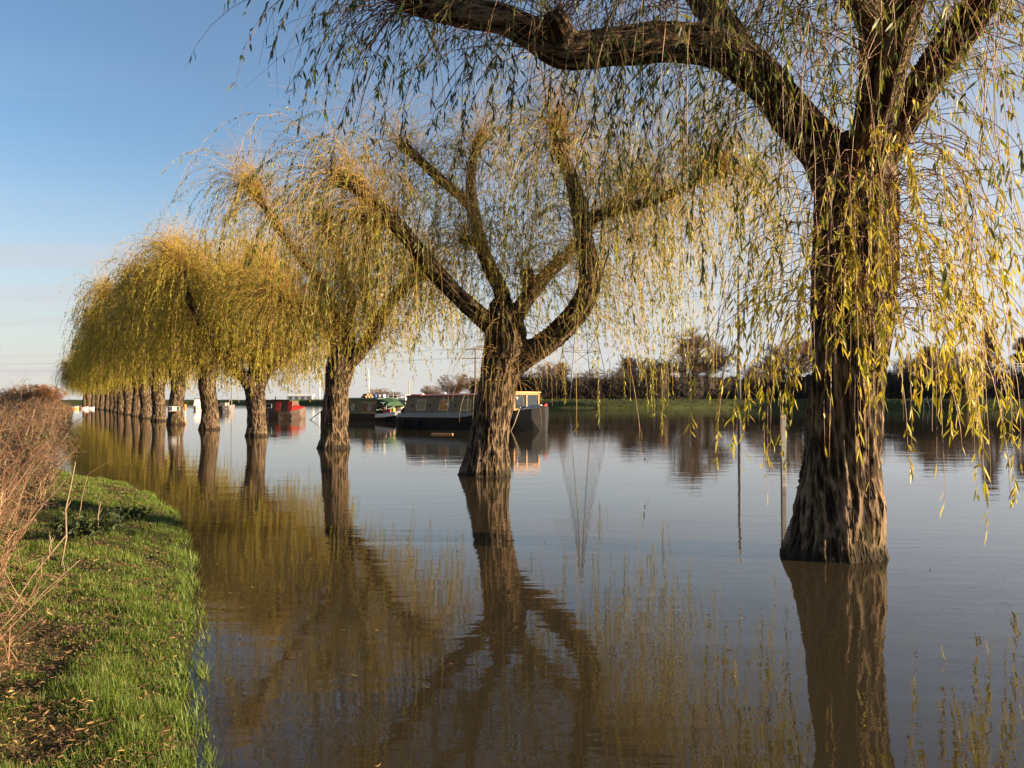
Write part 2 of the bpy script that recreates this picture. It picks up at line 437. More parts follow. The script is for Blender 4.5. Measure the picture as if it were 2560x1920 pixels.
# far shore: waterline from photograph, bank about 1.6 m high, level meadow behind it to the horizon
FS = [(3600, 138), (2900, 140), (2400, 144), (2200, 153), (1950, 172), (1650, 166), (1350, 168), (1150, 190), (1000, 230), (760, 300), (480, 335), (200, 340), (-300, 345)]
def far_line(n=500):
    P = np.array([[(px - 1280) / 2070 * d, d] for px, d in FS])
    L = np.concatenate([[0], np.cumsum(np.linalg.norm(np.diff(P, axis=0), axis=1))])
    s = np.linspace(0, L[-1], n)
    Q = np.stack([np.interp(s, L, P[:, 0]), np.interp(s, L, P[:, 1])], 1)
    ker = np.ones(15) / 15
    Q2 = Q.copy()
    for a in (0, 1): Q2[7:-7, a] = np.convolve(Q[:, a], ker, 'valid')
    return Q2
FL = far_line()
def build_far():
    prof = [(-3, -0.6), (0, -0.02), (0.25, 0.35), (1.2, 0.8), (2.6, 1.35), (4.0, 1.62), (6, 1.7), (12, 1.62), (30, 1.6), (100, 1.55), (600, 1.5), (4500, 1.5)]
    rows = []
    for (d, z) in prof:
        nx = perlin(np.stack([FL[:, 0] * 0.35, FL[:, 1] * 0.35, np.full(len(FL), d)], 1))
        rows.append(np.stack([FL[:, 0] * (1 + d / 400 if d > 100 else 1), FL[:, 1] + d + nx * (0.5 if d < 10 else 0), np.full(len(FL), z) + nx * (0.22 if 0 < d < 40 else 0)], 1))
    V = np.stack(rows, 1); n, k, _ = V.shape
    idx = np.arange(n * k).reshape(n, k)
    q = np.stack([idx[:-1, :-1], idx[:-1, 1:], idx[1:, 1:], idx[1:, :-1]], -1).reshape(-1, 4)
    link('far_bank', np_mesh('far_bank', V.reshape(-1, 3), [q]), M_FARBANK, kind='structure')
    # rough grass on its slope
    rng = np.random.default_rng(8)
    N = 9000
    i = rng.integers(0, 330, N); d = rng.uniform(0.1, 5.5, N)
    x = FL[i, 0] + rng.normal(0, .5, N); y = FL[i, 1] + d
    z = np.interp(d, [p[0] for p in prof], [p[1] for p in prof]) - 0.05
    h = rng.uniform(0.15, 0.45, N) * (1 + (d < 0.5) * 0.8)
    P = np.stack([np.stack([x, y, z], 1), np.stack([x + rng.normal(0, .1, N), y + rng.normal(0, .1, N), z + h], 1)], 1)
    Rr = np.stack([np.full(N, .07), np.full(N, .012)], 1)
    V, q = tubes(P, Rr)
    link('bank_grass', np_mesh('bank_grass', V, [q], {'tint': np.repeat(rng.random(N), 6)}),
         leafmat('far grass', [(0, (0.05, 0.06, 0.018)), (0.6, (0.09, 0.12, 0.025)), (1, (0.18, 0.15, 0.06))], 0.2),
         kind='stuff', label='strip of rough green grass along the far bank', category='grass')
build_far()

# ------------------------------------------------------------------ willows
def catmull(pts, step):
    P = np.array([list(p[0]) + [p[1]] for p in pts], float)
    out = []
    Q = np.vstack([2 * P[0] - P[1], P, 2 * P[-1] - P[-2]])
    for i in range(1, len(Q) - 2):
        n = max(2, int(np.linalg.norm(Q[i + 1, :3] - Q[i, :3]) / step))
        t = np.linspace(0, 1, n, endpoint=False)[:, None]
        out.append(0.5 * (2 * Q[i] + (Q[i + 1] - Q[i - 1]) * t + (2 * Q[i - 1] - 5 * Q[i] + 4 * Q[i + 1] - Q[i + 2]) * t ** 2 + (3 * Q[i] - Q[i - 1] - 3 * Q[i + 1] + Q[i + 2]) * t ** 3))
    out.append(P[-1:])
    return np.concatenate(out)

def build_trunk(name, skel, voxel, freq, depth, seed, twist=0.25, thin=1.0):
    """skel: list of limbs, each a list of ((x,y,z), radius) in tree space. One continuous skin, barked."""
    rng = np.random.default_rng(seed)
    Vs, Fs, off, samples, frames = [], [], 0, [], []
    for li, limb in enumerate(skel):
        C = catmull(limb, 0.12)
        # slight irregularity of the limb
        wob = perlin(C[:, :3] * 1.3 + seed + li * 7.1)
        C[:, 3] *= (1 + 0.08 * wob) * (1 if li == 0 else thin)
        P = C[None, :, :3]; V, q = tubes(P, C[None, :, 3], 16)
        n = len(C)
        caps = [np.arange(16)[::-1][None], np.arange(16)[None] + (n - 1) * 16]
        Vs.append(V); Fs.append((q + off, [c + off for c in caps])); off += len(V)
        T = norm(np.gradient(C[:, :3], axis=0))
        s = np.concatenate([[0], np.cumsum(np.linalg.norm(np.diff(C[:, :3], axis=0), axis=1))])
        U = np.empty_like(T); u = np.cross(T[0], [0.2, 0.9, 0.1]); u /= np.linalg.norm(u)
        for i in range(n):
            u = u - T[i] * (u @ T[i]); u /= np.linalg.norm(u); U[i] = u
        frames.append(U)
        samples.append((C, T, s + li * 17.3))
    faces = []
    for q, caps in Fs:
        faces.append(q)
    me = np_mesh('tmp', np.concatenate(Vs), faces + [c for q, cs in Fs for c in cs])
    ob = bpy.data.objects.new('tmp', me); COL.objects.link(ob)
    md = ob.modifiers.new('r', 'REMESH'); md.mode = 'VOXEL'; md.voxel_size = voxel; md.use_smooth_shade = True
    sm = ob.modifiers.new('s', 'SMOOTH'); sm.factor = 0.5; sm.iterations = max(4, int(0.16 / voxel))
    dg = bpy.context.evaluated_depsgraph_get(); dg.update()
    ev = ob.evaluated_get(dg)
    m2 = bpy.data.meshes.new_from_object(ev)
    bpy.data.objects.remove(ob); bpy.data.meshes.remove(me)
    m2.name = name
    n = len(m2.vertices)
    co = np.empty(n * 3, np.float32); m2.vertices.foreach_get('co', co); co = co.reshape(-1, 3).astype(float)
    no = np.empty(n * 3, np.float32); m2.vertex_normals.foreach_get('vector', no); no = no.reshape(-1, 3).astype(float)
    A = np.concatenate([s[0] for s in samples]); T = np.concatenate([s[1] for s in samples]); sl = np.concatenate([s[2] for s in samples])
    near = np.empty(n, int)
    for i in range(0, n, 4000):
        d2 = ((co[i:i + 4000, None, :] - A[None, :, :3]) ** 2).sum(2) - (A[None, :, 3] * 0.6) ** 2
        near[i:i + 4000] = d2.argmin(1)
    Cn, Tn = A[near], T[near]
    rel = co - Cn[:, :3]
    al = (rel * Tn).sum(1)
    rad = norm(rel - Tn * al[:, None])
    s = sl[near] + al
    dR = np.concatenate([np.gradient(c[0][:, 3]) / np.maximum(np.gradient(c[2]), 1e-4) for c in samples])[near]
    R0 = np.clip(Cn[:, 3] + al * dR, .03, 1)
    # coordinates wrapped round the limb, the grain slightly twisted
    Un = np.concatenate(frames)[near]; Wn = np.cross(Tn, Un)
    th = np.arctan2((rad * Wn).sum(1), (rad * Un).sum(1)) + s * twist
    rt = np.stack([np.cos(th), np.sin(th), np.zeros(n)], 1)
    ax = np.stack([np.zeros(n), np.zeros(n), np.ones(n)], 1)
    q = rt * (R0 * freq)[:, None] + ax * (s * freq * 0.095)[:, None]
    wz = np.stack([perlin(q * 0.7 + 11), perlin(q * 0.7 + 27), perlin(q * 0.7 + 43)], 1)
    q2 = q + 0.4 * wz
    n1 = perlin(q2); n2 = perlin(q2 * 1.9 + 5); n3 = perlin(q * 4.2 + 9)
    ridge = np.clip(1 - 5.0 * np.abs(n1), 0, 1)
    ridge2 = np.clip(1 - 4.0 * np.abs(n2), 0, 1)
    h = np.clip(ridge * 0.75 + ridge2 * 0.35 + 0.12 * n3, 0, 1.15)
    fade = np.clip(R0 / 0.28, 0.25, 1)
    lump = perlin(co * 1.7 + 50) * 0.022 * fade
    co2 = co + no * (depth * fade * (h - 0.3) + lump)[:, None]
    # buttress roots: uneven flare near the water
    ang = np.arctan2(co[:, 1], co[:, 0])
    fl = np.exp(-np.clip(co[:, 2], 0, None) / 0.28) * (0.5 + 0.5 * perlin(np.stack([np.cos(ang) * 2.2, np.sin(ang) * 2.2, np.full(n, seed * 1.7)], 1)))
    isbase = (np.hypot(co[:, 0], co[:, 1]) < 1.2) & (co[:, 2] < 1.2)
    co2[:, :2] += (rad[:, :2] * (0.12 * fl * isbase)[:, None])
    m2.vertices.foreach_set('co', co2.astype(np.float32).ravel())
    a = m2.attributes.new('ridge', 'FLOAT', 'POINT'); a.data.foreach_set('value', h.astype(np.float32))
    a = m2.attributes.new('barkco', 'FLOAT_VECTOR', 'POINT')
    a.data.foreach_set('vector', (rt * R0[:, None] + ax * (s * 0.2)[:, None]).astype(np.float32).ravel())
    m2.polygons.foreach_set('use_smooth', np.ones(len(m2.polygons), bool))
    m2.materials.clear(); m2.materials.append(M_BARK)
    m2.update()
    return m2, samples

def grow(rng, p0, d0, L, Sg, droop, zmin, wob=0.06, curve=1.3):
    N = len(p0)
    P = np.empty((N, Sg, 3)); P[:, 0] = p0
    d = norm(d0); p = p0.copy(); ds = L / (Sg - 1); alive = np.ones(N, bool)
    sway = rng.normal(0, wob, (N, 3))
    for i in range(1, Sg):
        t = i / (Sg - 1)
        d = d + np.array([0, 0, -1.0]) * (droop * ds * (0.35 + curve * t))[:, None] + sway * 0.25 + rng.normal(0, wob, (N, 3))
        d = norm(d)
        nxt = p + d * ds[:, None]
        alive &= nxt[:, 2] > zmin
        p = np.where(alive[:, None], nxt, p)
        P[:, i] = p
    return P

def leaf_arrays(rng, P, n_per, t0, ln, wd, fancy, tint_fn, pw=1.0):
    """hang leaves on strands P (N,S,3); n_per (N,) counts"""
    N, Sg, _ = P.shape
    w = np.repeat(np.arange(N), n_per)
    M = len(w)
    t = (t0 + (1 - t0) * rng.random(M) ** pw) * (Sg - 1.001)
    i = t.astype(int); f = (t - i)[:, None]
    a, b = P[w, i], P[w, i + 1]
    seg = b - a; ok = (seg ** 2).sum(1) > 1e-5
    w, a, b, f, seg = w[ok], a[ok], b[ok], f[ok], seg[ok]
    M = len(w)
    base = a + seg * f
    tang = norm(seg)
    d = norm(np.array([0, 0, -0.75]) + tang * 0.55 + rng.normal(0, 0.33, (M, 3)))
    side = norm(np.cross(d, rng.normal(0, 1, (M, 3))))
    nrm = np.cross(d, side)
    l = ln * rng.uniform(0.42, 1.35, M); wdt = wd * rng.uniform(0.7, 1.25, M)
    base = base + d * 0.01
    bend = rng.normal(0, 0.26, M) * l
    c = lambda u, k: base + d * (l * u)[:, None] + nrm * (bend * k)[:, None]
    tn_ = tint_fn(base, w)
    if fancy:
        v = np.stack([base, c(.33, .35) - side * (wdt * .5)[:, None], c(.33, .35) + side * (wdt * .5)[:, None],
                      c(.68, .8) - side * (wdt * .36)[:, None], c(.68, .8) + side * (wdt * .36)[:, None], c(1, .9)], 1)
        k = np.arange(M)[:, None] * 6
        tri = np.concatenate([k + [0, 1, 2], k + [3, 5, 4]]); quad = k + [1, 3, 4, 2]
        return v.reshape(-1, 3), [tri, quad], np.repeat(tn_, 6), (base, d, side, l, wdt, tn_)
    v = np.stack([base, c(.45, .5) - side * (wdt * .5)[:, None], c(1, .3), c(.45, .5) + side * (wdt * .5)[:, None]], 1)
    k = np.arange(M)[:, None] * 4
    return v.reshape(-1, 3), [k + [0, 1, 2, 3]], np.repeat(tn_, 4), (base, d, side, l, wdt, tn_)

def limb_starts(rng, samples, N, zlo, tips=0.55, skip=(0,), tipw=None):
    """points and directions where shoots spring: knobs at the limb ends, and along the limbs"""
    pool = [(C, T) for j, (C, T, s) in enumerate(samples) if j not in skip]
    w = np.array(tipw if tipw is not None else [1.0] * len(pool)); w = w / w.sum()
    li = rng.choice(len(pool), N, p=w)
    p = np.empty((N, 3)); d = np.empty((N, 3))
    for j, (C, T) in enumerate(pool):
        m = np.where(li == j)[0]
        n = len(C)
        tip = rng.random(len(m)) < tips
        k = np.where(tip, (n - 1) - (rng.random(len(m)) ** 1.6 * min(5, n - 1)).astype(int), (rng.uniform(0.14, 1, len(m)) ** 0.85 * (n - 1)).astype(int))
        k = np.clip(k, 0, n - 1)
        low = C[k, 2] < zlo
        k[low] = n - 1 - rng.integers(0, max(2, n // 3), low.sum())
        r = C[k, 3]
        rd = norm(rng.normal(0, 1, (len(m), 3)))
        rd = norm(rd - T[k] * (rd * T[k]).sum(1)[:, None] * 0.9)
        p[m] = C[k, :3] + rd * (r * 0.85)[:, None]
        out = np.stack([T[k, 0], T[k, 1], T[k, 2] * 0.4], 1)
        rd2 = np.where(tip[:, None], norm(rng.normal(0, 1, (len(m), 3)) + out * .5), rd)
        d[m] = norm(out * np.where(tip, 0.25, 0.15)[:, None] + rd2 * 0.95 + np.array([0, 0, 0.5]) + rng.normal(0, .2, (len(m), 3)))
    return p, d, li

def willow_crown(rng, samples, N, Sg, zlo, zmin_fn, Lr, rad, leaf_mean, fancy, ln, wd, tint_fn, tips=0.55, tipw=None, shoots=400, droop=(0.6, 1.5), reach=None):
    p, d, li = limb_starts(rng, samples, N, zlo, tips, tipw=tipw)
    L = Lr[0] + (Lr[1] - Lr[0]) * rng.random(N) ** 1.6
    if reach: L = L * np.where(p[:, 0] < reach, .62, 1)
    P = grow(rng, p, d, L, Sg, rng.uniform(*droop, N), zmin_fn(rng, p + d * 1.5))
    t = np.linspace(0, 1, Sg)[None]
    Rd = rad * rng.uniform(0.7, 1.35, N)[:, None] * (1.25 - 0.95 * t)
    V, q = tubes(P, Rd)
    tw = rng.random(N)
    tint = np.repeat(np.clip(0.15 + 0.5 * tw[:, None] + 0.35 * t, 0, 1), 3, axis=1).ravel()
    # finer side twigs and upright unleafed shoots
    p2, d2, _ = limb_starts(rng, samples, shoots, zlo, 0.75, tipw=tipw)
    d2 = norm(d2 + np.array([0, 0, 0.7]))
    P2 = grow(rng, p2, d2, rng.uniform(0.8, 2.7, shoots), 6, rng.uniform(0.15, 0.6, shoots), np.zeros(shoots), 0.05)
    R2 = rad * 0.8 * rng.uniform(0.7, 1.2, shoots)[:, None] * (1.1 - 0.75 * np.linspace(0, 1, 6)[None])
    V2, q2 = tubes(P2, R2)
    # side twigs leaving the strands
    ns = int(N * 0.9); w = rng.integers(0, N, ns); k = rng.integers(2, Sg - 2, ns)
    p3 = P[w, k]; tg = norm(P[w, k + 1] - P[w, k] + 1e-6)
    d3 = norm(tg + rng.normal(0, .45, (ns, 3)))
    P3 = grow(rng, p3, d3, rng.uniform(0.25, 0.8, ns), 4, rng.uniform(0.8, 2.0, ns), np.minimum(p3[:, 2] - 0.02, np.full(ns, .5)) * 0 + 0.35, 0.06)
    R3 = rad * 0.6 * np.ones((ns, 1)) * (1.0 - 0.6 * np.linspace(0, 1, 4)[None])
    V3, q3 = tubes(P3, R3)
    V_all = np.concatenate([V, V2, V3]); q_all = np.concatenate([q, q2 + len(V), q3 + len(V) + len(V2)])
    tint = np.concatenate([tint, np.repeat(rng.random(shoots) * 0.6 + 0.2, 18), np.repeat(rng.random(ns) * 0.6 + 0.3, 12)])
    # leaves
    leafy = np.clip(rng.gamma(1.3, 0.75, N), 0, 3.2)
    cnt = rng.poisson(leaf_mean * leafy * L / 4.0)
    lv = leaf_arrays(rng, P, cnt, 0.40, ln, wd, fancy, tint_fn, 0.8)
    c3 = rng.poisson(leaf_mean * 0.13, ns)
    lv3 = leaf_arrays(rng, P3, c3, 0.1, ln, wd, fancy, tint_fn, 0.9)
    off = len(lv[0])
    LV = np.concatenate([lv[0], lv3[0]]); LF = [np.concatenate([a, b + off]) for a, b in zip(lv[1], lv3[1])]
    LT = np.concatenate([lv[2], lv3[2]])
    info = [np.concatenate([a, b]) for a, b in zip(lv[3], lv3[3])]
    return (V_all, q_all, tint), (LV, LF, LT), info, P

def rebase(limbs, base):
    return [[(np.asarray(p) - base, r) for p, r in limb] for limb in limbs]

# ---- tree one: nearest, cut by the top edge of the photograph
def skel_one():
    Y0 = 8.65
    b = pt(2085, 1383, Y0); b[2] = 0
    T = [((b[0] - .02, Y0, -0.5), .52), ((b[0] - .02, Y0, 0.0), .47), (pk(1812, 1110, Y0), .405), (pk(1820, 950, Y0), .37), (pk(1835, 780, Y0), .375),
         (pk(1845, 620, Y0), .40), (pk(1848, 500, Y0), .42), (pk(1850, 400, Y0), .40), (pk(1868, 310, Y0 + .05), .33)]
    stem = [(pk(1850, 420, Y0), .33), (pk(1885, 300, Y0 + .1), .27), (pk(1900, 170, Y0 + .2), .25), (pk(1905, 20, Y0 + .4), .24), (pk(1890, -120, Y0 + .6), .22), (pk(1860, -260, Y0 + .9), .20), (pk(1850, -330, Y0 + 1.1), .2)]
    rlimb = [(pk(1905, 330, Y0), .22), (pk(1965, 230, Y0 - .2), .2), (pk(2030, 130, Y0 - .5), .19), (pk(2110, 20, Y0 - .9), .18), (pk(2200, -90, Y0 - 1.4), .16), (pk(2280, -160, Y0 - 2.0), .17)]
    arm = [(pk(1840, 440, Y0), .36), (pk(1790, 340, Y0 - .05), .29), (pk(1722, 262, Y0 - .1), .255), (pk(1640, 165, Y0 - .15), .245), (pk(1560, 108, Y0 - .2), .235),
           (pk(1450, 92, Y0 - .3), .22), (pk(1320, 102, Y0 - .4), .205), (pk(1215, 108, Y0 - .5), .20), (pk(1160, 76, Y0 - .5), .19), (pk(1080, 40, Y0 - .5), .17), (pk(960, 22, Y0 - .5), .145), (pk(870, -5, Y0 - .5), .14)]
    arm2 = [(pk(1640, 170, Y0 - .15), .2), (pk(1585, 85, Y0 + .1), .19), (pk(1520, 0, Y0 + .4), .18), (pk(1450, -110, Y0 + .8), .17), (pk(1390, -190, Y0 + 1.1), .18)]
    knob = [(pk(1215, 80, Y0 - .55), .15), (pk(1200, 40, Y0 - .75), .14), (pk(1196, 26, Y0 - .8), .10)]
    front = [(pk(1860, 380, Y0 - .1), .25), ((3.55, 7.6, 5.0), .2), ((3.5, 6.6, 5.9), .18), ((3.2, 5.7, 6.5), .17)]
    left2 = [(pk(1905, 60, Y0 + .3), .18), (pk(1800, -60, Y0 - .3), .17), (pk(1680, -140, Y0 - .9), .16), (pk(1560, -190, Y0 - 1.4), .17)]
    return b, [T, stem, rlimb, arm, arm2, knob, front, left2]

def skel_two():
    Y0 = 17.8
    b = pt(1213, 1186, Y0); b[2] = 0
    T = [((b[0], Y0, -.5), .54), ((b[0], Y0, 0), .50), (pk(1056, 950, Y0), .43), (pk(1066, 880, Y0), .40), (pk(1080, 810, Y0), .43), (pk(1092, 750, Y0), .44), (pk(1090, 690, Y0), .40), (pk(1098, 655, Y0), .33)]
    left = [(pk(1085, 720, Y0), .33), (pk(1040, 685, Y0 - .2), .26), (pk(995, 645, Y0 - .5), .245), (pk(940, 588, Y0 - .8), .235), (pk(880, 512, Y0 - 1.1), .22), (pk(820, 448, Y0 - 1.4), .21), (pk(770, 402, Y0 - 1.6), .2), (pk(728, 384, Y0 - 1.7), .22)]
    lknob = [(pk(845, 472, Y0 - 1.3), .17), (pk(805, 470, Y0 - 1.5), .15), (pk(775, 470, Y0 - 1.6), .16)]
    mid = [(pk(1095, 690, Y0), .28), (pk(1082, 630, Y0 + .2), .22), (pk(1052, 565, Y0 + .5), .2), (pk(1030, 490, Y0 + .9), .19), (pk(1018, 420, Y0 + 1.2), .17), (pk(1022, 345, Y0 + 1.5), .15), (pk(1040, 292, Y0 + 1.7), .19)]
    midl = [(pk(1020, 450, Y0 + 1.1), .17), (pk(985, 415, Y0 + 1.0), .155), (pk(940, 378, Y0 + .8), .15), (pk(895, 335, Y0 + .6), .14), (pk(862, 308, Y0 + .5), .18)]
    k2 = [(pk(1040, 525, Y0 + .7), .14), (pk(1008, 520, Y0 + .4), .14), (pk(996, 515, Y0 + .3), .16)]
    rc = [(pk(1105, 700, Y0), .26), (pk(1135, 650, Y0 + .4), .24), (pk(1185, 590, Y0 + 1.0), .21), (pk(1240, 535, Y0 + 1.7), .19), (pk(1290, 470, Y0 + 2.3), .17), (pk(1370, 402, Y0 + 2.9), .19)]
    stump = [(pk(1150, 640, Y0 + .4), .2), (pk(1140, 600, Y0 + .2), .2), (pk(1138, 582, Y0 + .15), .2)]
    right = [(pk(1095, 800, Y0), .36), (pk(1150, 760, Y0 - .1), .33), (pk(1212, 712, Y0 - .3), .32), (pk(1262, 650, Y0 - .5), .30), (pk(1276, 585, Y0 - .6), .27), (pk(1262, 520, Y0 - .6), .25), (pk(1252, 455, Y0 - .5), .24), (pk(1238, 395, Y0 - .4), .21), (pk(1215, 335, Y0 - .3), .19), (pk(1205, 270, Y0 - .2), .2)]
    rbr = [(pk(1255, 480, Y0 - .5), .18), (pk(1330, 455, Y0 - .8), .145), (pk(1420, 430, Y0 - 1.2), .13), (pk(1500, 392, Y0 - 1.6), .12), (pk(1553, 364, Y0 - 1.9), .15)]
    front = [(pk(1095, 700, Y0 - .2), .24), (pk(1130, 600, Y0 - 1.2), .17), (pk(1150, 470, Y0 - 2.2), .15), (pk(1165, 380, Y0 - 3.0), .16)]
    return b, [T, left, lknob, mid, midl, k2, rc, stump, right, rbr]

def skel_three():
    Y0 = 27.6
    b = pt(835, 1120, Y0); b[2] = 0
    T = [((b[0], Y0, -.5), .53), ((b[0], Y0, 0), .49), (pk(724, 900, Y0), .42), (pk(727, 840, Y0), .42), (pk(736, 790, Y0), .45), (pk(742, 750, Y0), .40), (pk(745, 715, Y0), .32)]
    right = [(pk(738, 795, Y0), .36), (pk(775, 760, Y0 - .2), .33), (pk(808, 720, Y0 - .4), .29), (pk(832, 670, Y0 - .5), .25), (pk(870, 622, Y0 - .9), .22), (pk(915, 590, Y0 - 1.3), .22)]
    r2 = [(pk(812, 712, Y0 - .3), .24), (pk(790, 650, Y0 + .4), .2), (pk(782, 590, Y0 + .9), .18), (pk(800, 520, Y0 + 1.3), .17), (pk(810, 480, Y0 + 1.5), .2)]
    mid = [(pk(742, 740, Y0), .28), (pk(722, 665, Y0 + .1), .25), (pk(690, 612, Y0 + .1), .23), (pk(645, 548, Y0), .21), (pk(605, 495, Y0 - .2), .19), (pk(568, 440, Y0 - .3), .17), (pk(545, 408, Y0 - .4), .2)]
    low = [(pk(738, 760, Y0), .27), (pk(705, 705, Y0 - .5), .21), (pk(660, 675, Y0 - 1.0), .18), (pk(625, 650, Y0 - 1.4), .16), (pk(590, 635, Y0 - 1.8), .2)]
    back = [(pk(745, 745, Y0), .25), (pk(760, 660, Y0 + 1.0), .2), (pk(735, 560, Y0 + 1.9), .18), (pk(700, 480, Y0 + 2.4), .2)]
    return b, [T, right, r2, mid, low, back]

def skel_gen(seed, n_limb, fork, base_r=.46):
    rg = random.Random(seed)
    T = [((0, 0, -.5), base_r + .04), ((0, 0, 0), base_r), ((.04, 0, .9), base_r * .86), ((rg.uniform(-.1, .1), rg.uniform(-.1, .1), fork * .75), base_r * .9), ((0, 0, fork), base_r * .92), ((0, 0, fork + .45), base_r * .6)]
    limbs = [T]
    a0 = rg.uniform(0, 6.28)
    for k in range(n_limb):
        a = a0 + k * 6.283 / n_limb + rg.uniform(-.35, .35)
        up = rg.uniform(0.9, 2.1); Ln = rg.uniform(4.8, 6.6)
        p = np.array([0, 0, fork - .15 + rg.uniform(-.2, .3)]); d = np.array([math.cos(a), math.sin(a), up]); d /= np.linalg.norm(d)
        r = .27; pts = [(p.copy(), r + .03)]
        ns = 6
        for i in range(ns):
            d = d + np.array([rg.uniform(-.16, .16), rg.uniform(-.16, .16), rg.uniform(-.05, .22)]); d /= np.linalg.norm(d)
            p = p + d * Ln / ns; r *= .9
            pts.append((p.copy(), r))
        pts[-1] = (pts[-1][0], r * 1.25)
        limbs.append(pts)
        if rg.random() < .75:
            i = rg.choice([3, 4]); q = pts[i][0].copy(); d2 = np.array([math.cos(a + rg.choice([-1, 1]) * .9), math.sin(a + .9), .7]); d2 /= np.linalg.norm(d2)
            limbs.append([(q, pts[i][1]), (q + d2 * .7, .15), (q + d2 * 1.3 + np.array([0, 0, .2]), .13), (q + d2 * 1.8 + np.array([0, 0, .35]), .16)])
    return limbs

def skel_four():
    Y0 = 36.8
    b = pt(643, 1090, Y0); b[2] = 0
    T = [((b[0], Y0, -.5), .48), ((b[0], Y0, 0), .45), (pk(555, 900, Y0), .40), (pk(552, 860, Y0), .42), (pk(551, 830, Y0), .43), (pk(552, 800, Y0), .3)]
    l1 = [(pk(548, 845, Y0), .3), (pk(520, 808, Y0 - .3), .26), (pk(470, 745, Y0 - .6), .23), (pk(432, 690, Y0 - .9), .2), (pk(405, 635, Y0 - 1.1), .18), (pk(388, 570, Y0 - 1.2), .2)]
    l2 = [(pk(556, 840, Y0), .3), (pk(582, 800, Y0 + .3), .25), (pk(618, 768, Y0 + .7), .22), (pk(660, 728, Y0 + 1.2), .2), (pk(690, 680, Y0 + 1.6), .2)]
    l3 = [(pk(552, 815, Y0), .25), (pk(545, 740, Y0 + .8), .21), (pk(520, 660, Y0 + 1.5), .18), (pk(505, 600, Y0 + 1.9), .2)]
    l4 = [(pk(552, 825, Y0), .25), (pk(575, 735, Y0 - .8), .2), (pk(585, 650, Y0 - 1.6), .18), (pk(580, 590, Y0 - 2.2), .2)]
    return b, [T, l1, l2, l3, l4]

def make_crown(root, twig_me, leaf_me):
    c = link('crown', twig_me, None, root, kind='stuff')
    l = link('leaves', leaf_me, None, c, kind='stuff')
    return c

def finish(name, tw, lv, twmat, lfmat):
    me = np_mesh(name + ' twigs', tw[0], [tw[1]], {'tint': tw[2]}); me.materials.append(twmat)
    ml = np_mesh(name + ' leaves', lv[0], lv[1], {'tint': lv[2]}, smooth=False); ml.materials.append(lfmat)
    return me, ml

GROUP_W = 'row of pollarded willows standing in the flood'

